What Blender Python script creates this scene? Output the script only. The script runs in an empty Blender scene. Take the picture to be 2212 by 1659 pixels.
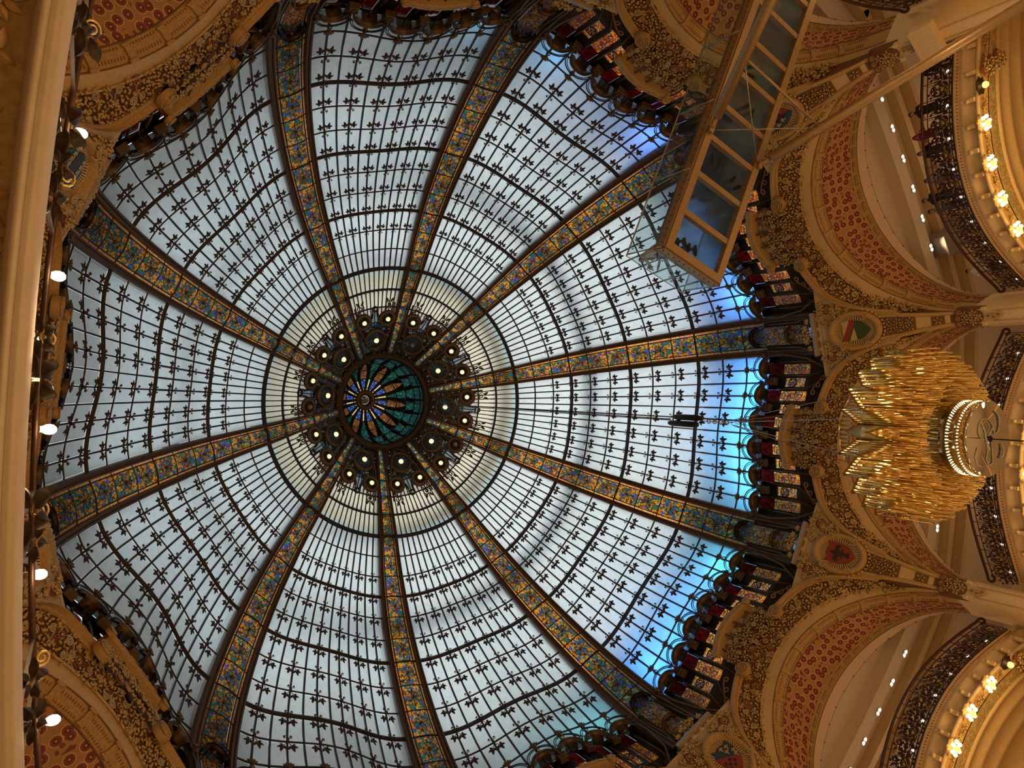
import bpy, math, random
import numpy as np
from mathutils import Matrix, Vector
rnd = random.Random(7)
PI = math.pi; RAD = math.radians
SC = bpy.context.scene; COL = SC.collection
# ------------------------------------------------------------------ camera, world, sun, exposure
cd = bpy.data.cameras.new('camera'); cam = bpy.data.objects.new('camera', cd); COL.objects.link(cam)
cam.matrix_world = Matrix(((0.869, -0.070, -0.489, -10.027), (-0.062, -0.9975, 0.033, 0.0), (-0.490, 0.002, -0.8715, 0.0), (0, 0, 0, 1)))
_r = np.array([[0.869, -0.07, -0.489], [-0.062, -0.998, 0.033], [-0.49, 0.002, -0.871]])
_u, _s, _v = np.linalg.svd(_r); _r = _u @ _v
cam.matrix_world = Matrix([list(_r[0]) + [-10.027], list(_r[1]) + [0.0], list(_r[2]) + [0.0], [0, 0, 0, 1]])
cd.sensor_width = 36.0; cd.lens = 1656.9 / 2212 * 36.0; cd.clip_start = 0.05; cd.clip_end = 300
SC.camera = cam
SC.view_settings.view_transform = 'Standard'; SC.view_settings.look = 'None'
SC.view_settings.exposure = 0.0; SC.view_settings.gamma = 1.0; SC.view_settings.use_curve_mapping = False
SC.cycles.max_bounces = 6; SC.cycles.diffuse_bounces = 3; SC.cycles.glossy_bounces = 3; SC.cycles.transmission_bounces = 4
SC.cycles.transparent_max_bounces = 10; SC.cycles.sample_clamp_indirect = 4.0; SC.cycles.use_denoising = True
SC.cycles.caustics_reflective = False; SC.cycles.caustics_refractive = False
wd = bpy.data.worlds.new('overcast sky'); SC.world = wd; wd.use_nodes = True
_nt = wd.node_tree; _bg = _nt.nodes['Background']
_tc = _nt.nodes.new('ShaderNodeTexCoord'); _sx = _nt.nodes.new('ShaderNodeSeparateXYZ'); _mr = _nt.nodes.new('ShaderNodeMapRange')
_rp = _nt.nodes.new('ShaderNodeValToRGB')
_nt.links.new(_tc.outputs['Generated'], _sx.inputs[0]); _nt.links.new(_sx.outputs['Z'], _mr.inputs[0])
_mr.inputs[1].default_value = -0.1; _mr.inputs[2].default_value = 1.0
_nt.links.new(_mr.outputs[0], _rp.inputs[0]); _nt.links.new(_rp.outputs[0], _bg.inputs[0])
_rp.color_ramp.elements[0].color = (0.42, 0.47, 0.52, 1); _rp.color_ramp.elements[1].color = (0.90, 0.96, 1.0, 1)
_bg.inputs[1].default_value = 1.0
def light(kind, name, loc, energy, color, size=0.1, rot=None, **kw):
    d = bpy.data.lights.new(name, kind); d.energy = energy; d.color = color
    if kind == 'SUN': d.angle = size
    elif kind == 'AREA': d.shape = 'DISK'; d.size = size
    else: d.shadow_soft_size = size
    for k, v in kw.items(): setattr(d, k, v)
    o = bpy.data.objects.new(name, d); COL.objects.link(o); o.location = loc
    if rot: o.rotation_euler = rot
    return o
# hazy sun behind thin cloud, beyond the far side of the dome
light('SUN', 'hazy_sun', (20, 0, 40), 1.7, (1.0, 0.98, 0.95), RAD(30), rot=(0, RAD(42), RAD(10)))
WARM = (1.0, 0.63, 0.28)
AZ = lambda i: RAD(-16.13 + 36.0 * i)            # rib i
BZ = lambda i: RAD(1.87 + 36.0 * i)              # bay i (between rib i and i+1)
def cyl(az, x, t, z):
    c, s = math.cos(az), math.sin(az)
    return (x * c - t * s, x * s + t * c, z)
# lamps of the lower galleries (below the picture): one warm fixture group per bay and floor
for i in range(10):
    light('POINT', 'gallery_light', cyl(BZ(i), 9.6, 0, 6.2), 120, WARM, 0.35)
    light('POINT', 'gallery_light', cyl(BZ(i), 7.5, 0, 1.0), 110, WARM, 0.5)
# coloured lamps between the two glass shells, at the foot of the far bays
BLUE = [(8, 2.2, 19.9, (0.10, 0.28, 1), 130), (8, -2.0, 19.7, (0.1, 0.5, 1), 45), (9, 1.9, 19.6, (0.06, 0.30, 1), 190), (9, 0.9, 19.5, (0.06, 0.30, 1), 70),
        (0, -2.0, 19.6, (0.06, 0.30, 1), 200), (0, -0.9, 19.5, (0.05, 0.33, 1), 170), (0, 0.2, 19.5, (0.06, 0.55, 1), 150), (0, 1.3, 19.4, (0.08, 0.55, 0.9), 130), (0, 2.2, 19.4, (0.10, 0.45, 0.8), 60),
        (1, -1.9, 19.6, (0.06, 0.6, 0.85), 130), (1, -0.6, 19.5, (0.08, 0.28, 1), 110), (1, 0.7, 19.5, (0.06, 0.5, 0.95), 110), (1, 2.1, 20.0, (0.05, 0.32, 1), 190),
        (2, -2.0, 19.9, (0.12, 0.6, 0.7), 35), (2, -1.0, 19.5, (0.12, 0.6, 0.7), 45), (7, 2.1, 19.7, (0.15, 0.5, 0.8), 25)]
# white fill lights added behind the small drum windows to make them sparkle
for i in range(10): light('POINT', 'window_fill', cyl(BZ(i), 12.1, 0, 17.6), 60, (1.0, 0.93, 0.85), 0.2)
for b, t, z, c, e in BLUE:
    light('POINT', 'blue_lamp', cyl(BZ(b), 11.35, t, z), e * 0.46, c, 0.12)

# ------------------------------------------------------------------ materials
MATS = {}
def nodes(name):
    m = bpy.data.materials.new(name); m.use_nodes = True; nt = m.node_tree; nt.nodes.clear()
    out = nt.nodes.new('ShaderNodeOutputMaterial'); MATS[name] = m
    return m, nt, out
def N(nt, typ, **kw):
    n = nt.nodes.new(typ)
    for k, v in kw.items():
        if isinstance(k, str) and k.startswith('i_'): n.inputs[k[2:]].default_value = v
        else: setattr(n, k, v)
    return n
def ramp(nt, fac, stops, interp='LINEAR'):
    r = nt.nodes.new('ShaderNodeValToRGB'); r.color_ramp.interpolation = interp
    e = r.color_ramp.elements
    while len(e) < len(stops): e.new(0.5)
    for i, (p, c) in enumerate(stops): e[i].position = p; e[i].color = tuple(c) + (1,)
    nt.links.new(fac, r.inputs[0]); return r.outputs[0]
def coord(nt, scale, kind='Object'):
    tc = nt.nodes.new('ShaderNodeTexCoord'); mp = nt.nodes.new('ShaderNodeMapping')
    mp.inputs['Scale'].default_value = scale if isinstance(scale, tuple) else (scale,) * 3
    nt.links.new(tc.outputs[kind], mp.inputs[0]); return mp.outputs[0]
def solid(name, c, rough=0.5, metal=0.0, var=0.25, scale=9.0, bump=0.0, spec=0.5):
    m, nt, out = nodes(name)
    p = N(nt, 'ShaderNodeBsdfPrincipled'); p.inputs['Roughness'].default_value = rough; p.inputs['Metallic'].default_value = metal
    p.inputs['Specular IOR Level'].default_value = spec
    v = coord(nt, scale); nz = N(nt, 'ShaderNodeTexNoise'); nz.inputs['Detail'].default_value = 3; nt.links.new(v, nz.inputs[0])
    a = tuple(max(0, x * (1 - var)) for x in c); b = tuple(min(1, x * (1 + var)) for x in c)
    nt.links.new(ramp(nt, nz.outputs[0], [(0.3, a), (0.7, b)]), p.inputs['Base Color'])
    if bump:
        bp = N(nt, 'ShaderNodeBump'); bp.inputs['Strength'].default_value = bump; bp.inputs['Distance'].default_value = 0.02
        nt.links.new(nz.outputs[0], bp.inputs['Height']); nt.links.new(bp.outputs[0], p.inputs['Normal'])
    nt.links.new(p.outputs[0], out.inputs[0]); return m
def emit(name, c, s):
    m, nt, out = nodes(name); e = N(nt, 'ShaderNodeEmission'); e.inputs[0].default_value = tuple(c) + (1,); e.inputs[1].default_value = s
    nt.links.new(e.outputs[0], out.inputs[0]); m.cycles.emission_sampling = 'NONE'; return m
def translucent(nt, out, colsock, gloss=0.06, diffuse=0.15, rough=0.25):
    t = N(nt, 'ShaderNodeBsdfTranslucent'); d = N(nt, 'ShaderNodeBsdfDiffuse'); g = N(nt, 'ShaderNodeBsdfGlossy'); g.inputs['Roughness'].default_value = rough
    m1 = N(nt, 'ShaderNodeMixShader'); m2 = N(nt, 'ShaderNodeMixShader'); m1.inputs[0].default_value = diffuse; m2.inputs[0].default_value = gloss
    nt.links.new(colsock, t.inputs[0]); nt.links.new(colsock, d.inputs[0])
    nt.links.new(t.outputs[0], m1.inputs[1]); nt.links.new(d.outputs[0], m1.inputs[2])
    nt.links.new(m1.outputs[0], m2.inputs[1]); nt.links.new(g.outputs[0], m2.inputs[2]); nt.links.new(m2.outputs[0], out.inputs[0])
def milk(name, c, var=0.06, gloss=0.03):
    m, nt, out = nodes(name); v = coord(nt, 1.3); nz = N(nt, 'ShaderNodeTexNoise'); nz.inputs['Detail'].default_value = 4; nt.links.new(v, nz.inputs[0])
    a = tuple(x * (1 - var) for x in c); b = tuple(min(1, x * (1 + var)) for x in c)
    translucent(nt, out, ramp(nt, nz.outputs[0], [(0.3, a), (0.7, b)]), gloss=gloss, diffuse=0.05); return m
def mosaic(name, stops, scale, lead=0.06, gloss=0.05, kind='Object', diffuse=0.15, mul=1.0):
    """leaded stained glass: cells of random colour with dark cames between"""
    m, nt, out = nodes(name); v = coord(nt, scale, kind)
    a = N(nt, 'ShaderNodeTexVoronoi'); a.feature = 'F1'; nt.links.new(v, a.inputs['Vector'])
    e = N(nt, 'ShaderNodeTexVoronoi'); e.feature = 'DISTANCE_TO_EDGE'; nt.links.new(v, e.inputs['Vector'])
    s = N(nt, 'ShaderNodeSeparateColor'); nt.links.new(a.outputs['Color'], s.inputs[0])
    c = ramp(nt, s.outputs[0], [(p, tuple(min(1, q * mul) for q in col)) for p, col in stops], 'CONSTANT')
    k = ramp(nt, e.outputs['Distance'], [(lead, (0.01, 0.008, 0.006)), (lead * 1.3, (1, 1, 1))])
    mx = N(nt, 'ShaderNodeMix'); mx.data_type = 'RGBA'; mx.blend_type = 'MULTIPLY'; mx.inputs[0].default_value = 1.0
    nt.links.new(c, mx.inputs[6]); nt.links.new(k, mx.inputs[7])
    translucent(nt, out, mx.outputs[2], gloss=gloss, diffuse=diffuse, rough=0.15); return m
milk('milk_glass', (0.635, 0.69, 0.68))
milk('cream_glass', (0.66, 0.62, 0.46)); milk('paleblue_glass', (0.40, 0.60, 0.68))
mosaic('lilac_mosaic', [(0, (0.58, 0.46, 0.46)), (0.35, (0.66, 0.60, 0.50)), (0.6, (0.52, 0.42, 0.46)), (0.8, (0.60, 0.56, 0.42))], 3.5, 0.025)
mosaic('teal_mosaic', [(0, (0.012, 0.010, 0.006)), (0.55, (0.05, 0.11, 0.17)), (0.68, (0.015, 0.010, 0.006)), (0.92, (0.14, 0.09, 0.05))], 3, 0.08)
mosaic('rib_glass', [(0, (0.62, 0.22, 0.02)), (0.26, (0.03, 0.15, 0.10)), (0.44, (0.70, 0.30, 0.04)), (0.6, (0.06, 0.10, 0.36)), (0.74, (0.22, 0.06, 0.01)), (0.88, (0.03, 0.18, 0.16))], (3.0, 3.0, 2.1), 0.035, 0.04, 'Object', 0.05)
mosaic('border_glass', [(0, (1, 0.55, 0.12)), (0.35, (1, 0.36, 0.06)), (0.62, (0.95, 0.14, 0.12)), (0.76, (1, 0.75, 0.30)), (0.93, (0.7, 0.06, 0.25))], 8, 0.02, 0.03, 'Object', 0.05)
mosaic('lancet_glass', [(0, (0.95, 0.24, 0.02)), (0.4, (0.55, 0.07, 0.01)), (0.62, (1.0, 0.52, 0.08)), (0.86, (0.08, 0.16, 0.40))], 4.5, 0.045, 0.04, 'Object', 0.05)
mosaic('lantern_green', [(0, (0.012, 0.075, 0.055)), (0.4, (0.025, 0.13, 0.10)), (0.7, (0.015, 0.05, 0.06))], 2.6, 0.05)
mosaic('lantern_orange', [(0, (0.20, 0.075, 0.025)), (0.5, (0.12, 0.05, 0.02)), (0.8, (0.26, 0.12, 0.04))], 2.6, 0.05)
mosaic('lantern_blue', [(0, (0.05, 0.12, 0.42)), (0.5, (0.07, 0.17, 0.55)), (0.8, (0.03, 0.06, 0.20))], 2.6, 0.05)
milk('petal_blue', (0.16, 0.26, 0.66), 0.3); milk('petal_white', (0.58, 0.66, 0.80), 0.2); milk('orange_glass', (0.95, 0.40, 0.12), 0.2)
milk('red_glass', (0.05, 0.0015, 0.001), 0.95); milk('turquoise_glass', (0.12, 0.55, 0.55), 0.2); milk('salmon_glass', (0.85, 0.30, 0.16), 0.2); milk('navy_glass', (0.08, 0.16, 0.35), 0.2)
solid('iron', (0.028, 0.016, 0.012), 0.5, 0.3); solid('bronze', (0.13, 0.075, 0.030), 0.42, 0.45, 0.35, 14); solid('dark_bronze', (0.035, 0.022, 0.012), 0.45, 0.5, 0.3)
solid('rib_wood', (0.085, 0.042, 0.018), 0.5, 0.2, 0.2, 6); solid('leaf_iron', (0.075, 0.032, 0.014), 0.5, 0.3)
solid('gilt', (0.58, 0.375, 0.14), 0.40, 0.28, 0.3, 11, 0.2); solid('gilt_dark', (0.30, 0.16, 0.045), 0.5, 0.25, 0.3, 8, 0.2)
solid('relief_ground', (0.17, 0.075, 0.024), 0.7, 0.0, 0.35, 9); solid('red_flower', (0.20, 0.045, 0.015), 0.6, 0.0, 0.3, 12)
solid('cream', (0.56, 0.375, 0.165), 0.55, 0.0, 0.10, 3.5, 0.05); solid('cream_light', (0.66, 0.47, 0.25), 0.5, 0.0, 0.07, 3); solid('ochre', (0.46, 0.27, 0.09), 0.55, 0.0, 0.2, 5, 0.1)
solid('near_plaster', (0.44, 0.325, 0.205), 0.5, 0.0, 0.06, 3); solid('near_gold', (0.40, 0.26, 0.095), 0.55, 0.0, 0.2, 8, 0.1)
solid('pink_plaster', (0.74, 0.52, 0.34), 0.6, 0.0, 0.05, 2); solid('ceiling_plaster', (0.74, 0.60, 0.46), 0.7, 0.0, 0.04, 2); solid('grey_stone', (0.38, 0.32, 0.27), 0.7, 0.0, 0.3, 8)
solid('dentil_red', (0.30, 0.10, 0.03), 0.6); solid('dark_brown', (0.20, 0.10, 0.035), 0.6)  # second one: dark brown of the arch lines and shield grounds
solid('gold_rod', (0.83, 0.58, 0.20), 0.22, 1.0, 0.1); solid('gold_plate', (0.75, 0.52, 0.2), 0.12, 1.0, 0.05); solid('mirror', (0.85, 0.83, 0.72), 0.03, 1.0, 0.02)
solid('bronze_steel', (0.36, 0.24, 0.13), 0.45, 0.5, 0.12, 4); solid('tube_steel', (0.42, 0.29, 0.16), 0.38, 0.55, 0.12, 5); solid('black_metal', (0.012, 0.013, 0.016), 0.4, 0.3); solid('steel_wire', (0.42, 0.40, 0.36), 0.35, 0.8)
solid('rail_brown', (0.055, 0.022, 0.014), 0.35, 0.2); solid('rosette_gold', (0.80, 0.54, 0.18), 0.35, 0.3, 0.3, 14); solid('white_paint', (0.85, 0.80, 0.70), 0.5); solid('grey_board', (0.28, 0.24, 0.20), 0.6)
solid('shield_red', (0.26, 0.035, 0.015), 0.5); solid('shield_green', (0.035, 0.065, 0.025), 0.5); solid('shield_tan', (0.56, 0.36, 0.14), 0.5); solid('shield_blue', (0.025, 0.05, 0.09), 0.5); solid('shield_black', (0.03, 0.018, 0.012), 0.5); solid('shield_teal', (0.03, 0.09, 0.13), 0.5); solid('shield_pale', (0.55, 0.5, 0.42), 0.5)
solid('roof_lead', (0.45, 0.46, 0.47), 0.7); solid('skin', (0.50, 0.28, 0.17), 0.55); solid('hair_black', (0.012, 0.009, 0.008), 0.5)
for nm, c in [('cloth_black', (0.014, 0.013, 0.014)), ('cloth_red', (0.22, 0.02, 0.015)), ('cloth_white', (0.7, 0.66, 0.6)), ('cloth_blue', (0.03, 0.05, 0.12)), ('cloth_grey', (0.2, 0.18, 0.17)), ('cloth_pink', (0.5, 0.3, 0.25)), ('denim', (0.05, 0.07, 0.13)), ('sole_rubber', (0.05, 0.04, 0.025)), ('sole_pale', (0.28, 0.24, 0.14))]:
    solid(nm, c, 0.8, 0, 0.25, 20)
emit('bulb_warm', (1.0, 0.72, 0.34), 3.2); emit('bulb_globe', (1.0, 0.62, 0.18), 2.0); emit('bulb_cream', (1.0, 0.86, 0.50), 1.25); emit('bulb_white', (1.0, 0.90, 0.70), 4.0); emit('led_glint_gold', (1.0, 0.86, 0.50), 3.0)
solid('bulb_off', (0.30, 0.24, 0.20), 0.3)
def flower_mosaic():
    """flat mosaic of round red flowers outlined in cream (painted tesserae)"""
    m, nt, out = nodes('flower_mosaic'); v = coord(nt, 0.86, 'UV')
    a = N(nt, 'ShaderNodeTexVoronoi'); a.voronoi_dimensions = '2D'; a.inputs['Randomness'].default_value = 0.62; nt.links.new(v, a.inputs['Vector'])
    s = N(nt, 'ShaderNodeSeparateColor'); nt.links.new(a.outputs['Color'], s.inputs[0])
    flo = ramp(nt, a.outputs['Distance'], [(0.0, (0.72, 0.45, 0.22)), (0.06, (0.72, 0.45, 0.22)), (0.08, (0.12, 0.013, 0.005)), (0.22, (0.14, 0.015, 0.006)), (0.25, (0.24, 0.028, 0.009)), (0.39, (0.25, 0.03, 0.010)), (0.41, (0.66, 0.42, 0.19)), (0.455, (0.66, 0.42, 0.19)), (0.475, (0.40, 0.20, 0.065))])
    v2 = coord(nt, 1.7, 'UV'); b = N(nt, 'ShaderNodeTexVoronoi'); b.voronoi_dimensions = '2D'; nt.links.new(v2, b.inputs['Vector'])
    lea = ramp(nt, b.outputs['Distance'], [(0.0, (0.19, 0.025, 0.008)), (0.36, (0.21, 0.032, 0.010)), (0.42, (0.44, 0.20, 0.07))])
    sel = ramp(nt, s.outputs[1], [(0.0, (0, 0, 0)), (0.24, (1, 1, 1))], 'CONSTANT')
    mx = N(nt, 'ShaderNodeMix'); mx.data_type = 'RGBA'; nt.links.new(sel, mx.inputs[0]); nt.links.new(lea, mx.inputs[6]); nt.links.new(flo, mx.inputs[7])
    p = N(nt, 'ShaderNodeBsdfPrincipled'); p.inputs['Roughness'].default_value = 0.55; nt.links.new(mx.outputs[2], p.inputs['Base Color']); nt.links.new(p.outputs[0], out.inputs[0])
flower_mosaic()
def green_mosaic():
    m, nt, out = nodes('green_mosaic'); v = coord(nt, 5, 'UV'); a = N(nt, 'ShaderNodeTexVoronoi'); a.voronoi_dimensions = '2D'; nt.links.new(v, a.inputs['Vector'])
    s = N(nt, 'ShaderNodeSeparateColor'); nt.links.new(a.outputs['Color'], s.inputs[0])
    c = ramp(nt, s.outputs[0], [(0, (0.30, 0.28, 0.10)), (0.3, (0.55, 0.36, 0.14)), (0.55, (0.24, 0.30, 0.14)), (0.75, (0.45, 0.16, 0.06))], 'CONSTANT')
    p = N(nt, 'ShaderNodeBsdfPrincipled'); p.inputs['Roughness'].default_value = 0.5; nt.links.new(c, p.inputs['Base Color']); nt.links.new(p.outputs[0], out.inputs[0])
green_mosaic()
def clear_glass(name, tint, alpha, gl=0.10, body=(0.3, 0.4, 0.45), rough=0.02):
    m, nt, out = nodes(name); t = N(nt, 'ShaderNodeBsdfTransparent'); t.inputs[0].default_value = tuple(tint) + (1,)
    d = N(nt, 'ShaderNodeBsdfTranslucent'); d.inputs[0].default_value = tuple(body) + (1,); g = N(nt, 'ShaderNodeBsdfGlossy'); g.inputs['Roughness'].default_value = rough
    a = N(nt, 'ShaderNodeMixShader'); a.inputs[0].default_value = alpha; b = N(nt, 'ShaderNodeMixShader'); b.inputs[0].default_value = gl
    nt.links.new(t.outputs[0], a.inputs[1]); nt.links.new(d.outputs[0], a.inputs[2]); nt.links.new(a.outputs[0], b.inputs[1]); nt.links.new(g.outputs[0], b.inputs[2]); nt.links.new(b.outputs[0], out.inputs[0])
clear_glass('rail_glass', (0.86, 0.93, 0.92), 0.06, 0.07, (0.5, 0.6, 0.6))

m, nt, out = nodes('deck_glass'); _a = N(nt, 'ShaderNodeBsdfRefraction'); _a.inputs['Color'].default_value = (0.62, 0.76, 0.84, 1); _a.inputs['Roughness'].default_value = 0.34; _a.inputs['IOR'].default_value = 1.06
_b = N(nt, 'ShaderNodeBsdfTranslucent'); _b.inputs[0].default_value = (0.42, 0.55, 0.64, 1); _c = N(nt, 'ShaderNodeBsdfGlossy'); _c.inputs['Roughness'].default_value = 0.12
_d = N(nt, 'ShaderNodeMixShader'); _d.inputs[0].default_value = 0.14; _e = N(nt, 'ShaderNodeMixShader'); _e.inputs[0].default_value = 0.05
nt.links.new(_a.outputs[0], _d.inputs[1]); nt.links.new(_b.outputs[0], _d.inputs[2]); nt.links.new(_d.outputs[0], _e.inputs[1]); nt.links.new(_c.outputs[0], _e.inputs[2]); nt.links.new(_e.outputs[0], out.inputs[0])

# ------------------------------------------------------------------ mesh builder and object helpers
def vn(a):
    a = np.asarray(a, float); l = np.linalg.norm(a); return a / l if l > 1e-12 else a
class MB:
    def __init__(s): s.v = []; s.f = []; s.sm = []; s.mi = []; s.uv = {}; s.cur = 0
    def add(s, vs, fs, smooth=False):
        o = len(s.v); s.v += [tuple(map(float, p)) for p in vs]
        for f in fs: s.f.append(tuple(i + o for i in f)); s.sm.append(smooth); s.mi.append(s.cur)
        return s
    def box(s, c, h, A=None):
        A = np.eye(3) if A is None else np.asarray(A); c = np.asarray(c, float); vs = []
        for i in (-1, 1):
            for j in (-1, 1):
                for k in (-1, 1): vs.append(c + i * h[0] * A[0] + j * h[1] * A[1] + k * h[2] * A[2])
        return s.add(vs, [(0, 1, 3, 2), (4, 6, 7, 5), (0, 4, 5, 1), (2, 3, 7, 6), (0, 2, 6, 4), (1, 5, 7, 3)])
    def tube(s, P, r, n=6, closed=False, cap=True, smooth=True, flat=None, ref=None):
        P = np.asarray(P, float); m = len(P); r = np.broadcast_to(np.asarray(r, float), (m,))
        T = np.array([vn(P[(i + 1) % m] - P[i - 1]) if closed or 0 < i < m - 1 else (vn(P[1] - P[0]) if i == 0 else vn(P[-1] - P[-2])) for i in range(m)])
        a = np.array(ref if ref is not None else ((0, 0, 1) if abs(T[0][2]) < 0.9 else (1, 0, 0)), float)
        nrm = vn(a - T[0] * a.dot(T[0])); vs = []
        for i in range(m):
            if ref is not None: nrm = vn(np.asarray(ref) - T[i] * np.dot(ref, T[i]))
            else: nrm = vn(nrm - T[i] * nrm.dot(T[i]))
            b = np.cross(T[i], nrm); fx, fy = flat or (1, 1)
            for k in range(n):
                q = 2 * PI * (k + 0.5) / n; vs.append(P[i] + r[i] * (fx * math.cos(q) * nrm + fy * math.sin(q) * b))
        fs = []
        for i in range(m if closed else m - 1):
            j = (i + 1) % m
            for k in range(n): fs.append((i * n + k, i * n + (k + 1) % n, j * n + (k + 1) % n, j * n + k))
        if cap and not closed: fs += [tuple(range(n - 1, -1, -1)), tuple((m - 1) * n + k for k in range(n))]
        return s.add(vs, fs, smooth and n > 4)
    def grid(s, rows, smooth=True, uv=None, wrap=False):
        m, n = len(rows), len(rows[0]); o = len(s.f); vs = [p for r in rows for p in r]; fs = []
        for i in range(m - 1):
            for j in range(n if wrap else n - 1):
                k = (j + 1) % n; fs.append((i * n + j, i * n + k, (i + 1) * n + k, (i + 1) * n + j))
                if uv: s.uv[o + len(fs) - 1] = [uv[i][j], uv[i][k], uv[i + 1][k], uv[i + 1][j]]
        return s.add(vs, fs, smooth)
    def lathe(s, prof, n=16, M=None, a0=0, a1=2 * PI, smooth=True):
        full = abs(a1 - a0 - 2 * PI) < 1e-6; k = n if full else n + 1; rows = []
        for r, z in prof:
            row = []
            for i in range(k):
                q = a0 + (a1 - a0) * i / n; p = (r * math.cos(q), r * math.sin(q), z); row.append(tuple(M @ Vector(p)) if M is not None else p)
            rows.append(row)
        return s.grid(rows, smooth, wrap=full)
    def sphere(s, c, r, n=8, m=5, sc=(1, 1, 1)):
        rows = []
        for i in range(m + 1):
            q = PI * i / m; rows.append([(c[0] + sc[0] * r * max(1e-4, math.sin(q)) * math.cos(2 * PI * k / n), c[1] + sc[1] * r * max(1e-4, math.sin(q)) * math.sin(2 * PI * k / n), c[2] + sc[2] * r * math.cos(q)) for k in range(n)])
        return s.grid(rows, True, wrap=True)
    def prism(s, poly, h0, h1, M=None):
        n = len(poly); vs = [(x, y, h0) for x, y in poly] + [(x, y, h1) for x, y in poly]
        if M is not None: vs = [tuple(M @ Vector(p)) for p in vs]
        return s.add(vs, [tuple(range(n - 1, -1, -1)), tuple(range(n, 2 * n))] + [(i, (i + 1) % n, n + (i + 1) % n, n + i) for i in range(n)])
    def mesh(s, name, *mats):
        me = bpy.data.meshes.new(name); me.from_pydata(s.v, [], s.f)
        me.polygons.foreach_set('use_smooth', s.sm); me.polygons.foreach_set('material_index', s.mi)
        for m in mats: me.materials.append(MATS[m])
        if s.uv:
            ul = me.uv_layers.new(name='UVMap')
            for fi, q in s.uv.items():
                for li, c in zip(me.polygons[fi].loop_indices, q): ul.data[li].uv = c
        me.update(); return me
SEC = {}                                           # object -> its matrix in the frame its meshes are modelled in
def tag(o, label=None, cat=None, group=None, kind=None):
    for k, v in (('label', label), ('category', cat), ('group', group), ('kind', kind)):
        if v: o[k] = v
    return o
def thing(name, label, cat, az=0.0, base=(0, 0, 0), group=None):
    o = bpy.data.objects.new(name, None); COL.objects.link(o); o.empty_display_size = 0.2
    o.matrix_world = Matrix.Rotation(az, 4, 'Z') @ Matrix.Translation(base); SEC[o] = Matrix.Translation(base)
    return tag(o, label, cat, group)
def part(par, name, me, M=None, label=None, kind=None):
    M = Matrix.Identity(4) if M is None else M
    o = bpy.data.objects.new(name, me); COL.objects.link(o); o.parent = par
    o.matrix_basis = SEC[par].inverted() @ M; SEC[o] = M
    return tag(o, label, None, None, kind)
def single(name, me, label, cat, az=0.0, M=None, group=None, kind=None):
    o = bpy.data.objects.new(name, me); COL.objects.link(o)
    o.matrix_world = Matrix.Rotation(az, 4, 'Z') @ (M if M is not None else Matrix.Identity(4)); SEC[o] = M if M is not None else Matrix.Identity(4)
    return tag(o, label, cat, group, kind)
def struct(name, me, az=0.0, label=None):
    return single(name, me, label, None, az, None, None, 'structure')
def frame(p, X, Y, Z, s=1.0):
    X, Y, Z = vn(X) * s, vn(Y) * s, vn(Z) * s
    return Matrix(((X[0], Y[0], Z[0], p[0]), (X[1], Y[1], Z[1], p[1]), (X[2], Y[2], Z[2], p[2]), (0, 0, 0, 1)))
def frameN(p, n, up=(0, 0, 1), s=1.0, roll=0.0):
    """Z = n, Y towards up"""
    n = vn(n); y = np.asarray(up, float); y = vn(y - n * y.dot(n)); x = np.cross(y, n)
    c, q = math.cos(roll), math.sin(roll); return frame(p, x * c + y * q, y * c - x * q, n, s)
def spiral(r0, turns, n=18, z=0.0, r1=0.0, a0=0.0):
    return [((r0 + (r1 - r0) * i / n) * math.cos(a0 + turns * 2 * PI * i / n), (r0 + (r1 - r0) * i / n) * math.sin(a0 + turns * 2 * PI * i / n), z) for i in range(n + 1)]
def arc(cx, cy, r, a0, a1, n=10): return [(cx + r * math.cos(a0 + (a1 - a0) * i / n), cy + r * math.sin(a0 + (a1 - a0) * i / n)) for i in range(n + 1)]

# ------------------------------------------------------------------ the dome surface (bay frame: x radial, t tangential, z up)
KN = np.array([-5, 0, 3, 6, 9, 11, 12, 13, 14.2]); RN = np.array([1.76, 4.791, 6.687, 8.452, 10.0, 10.85, 11.08, 11.16, 11.16]); ZN = np.array([27.65, 25.929, 24.888, 23.367, 21.357, 19.72, 18.95, 18.1, 17.0])
_m = slice(1, 7); _pr = np.polyfit(KN[_m], RN[_m], 4); _pz = np.polyfit(KN[_m], ZN[_m], 4)
def RE(k): return float(np.polyval(_pr, k)) if 0 <= k <= 12 else float(np.interp(k, KN, RN))
def ZE(k): return float(np.polyval(_pz, k)) if 0 <= k <= 12 else float(np.interp(k, KN, ZN))
def WE(k): return float(np.interp(k, [-5, 0, 3, 6, 9, 11, 13, 14.2], [0.15, 0.342, 0.467, 0.556, 0.63, 0.68, 0.72, 0.72]))
def surf(k, u):
    D = float(np.interp(k, [0, 3, 6, 9, 11, 12], [0, 0.06, 0.17, 0.38, 0.6, 0.66])); dz = float(np.interp(k, [0, 3, 6, 9, 11, 12], [0, 0.02, 0.1, 0.19, 0.22, 0.24]))
    b = math.cos(PI * u / 2) ** 2; R = RE(k) - D * b; E = RAD(18) - math.asin(WE(k) / RE(k))
    return np.array([R * math.cos(u * E), R * math.sin(u * E), ZE(k) - dz * b])
def sframe(k, u):
    e = 0.02; p = surf(k, u); dk = vn(surf(k + e, u) - surf(k - e, u)); du = vn(surf(k, u + e) - surf(k, u - e))
    n = vn(np.cross(dk, du)); n = n if n.dot((-p[0], -p[1], -3)) > 0 else -n
    return p, dk, du, n
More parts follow.
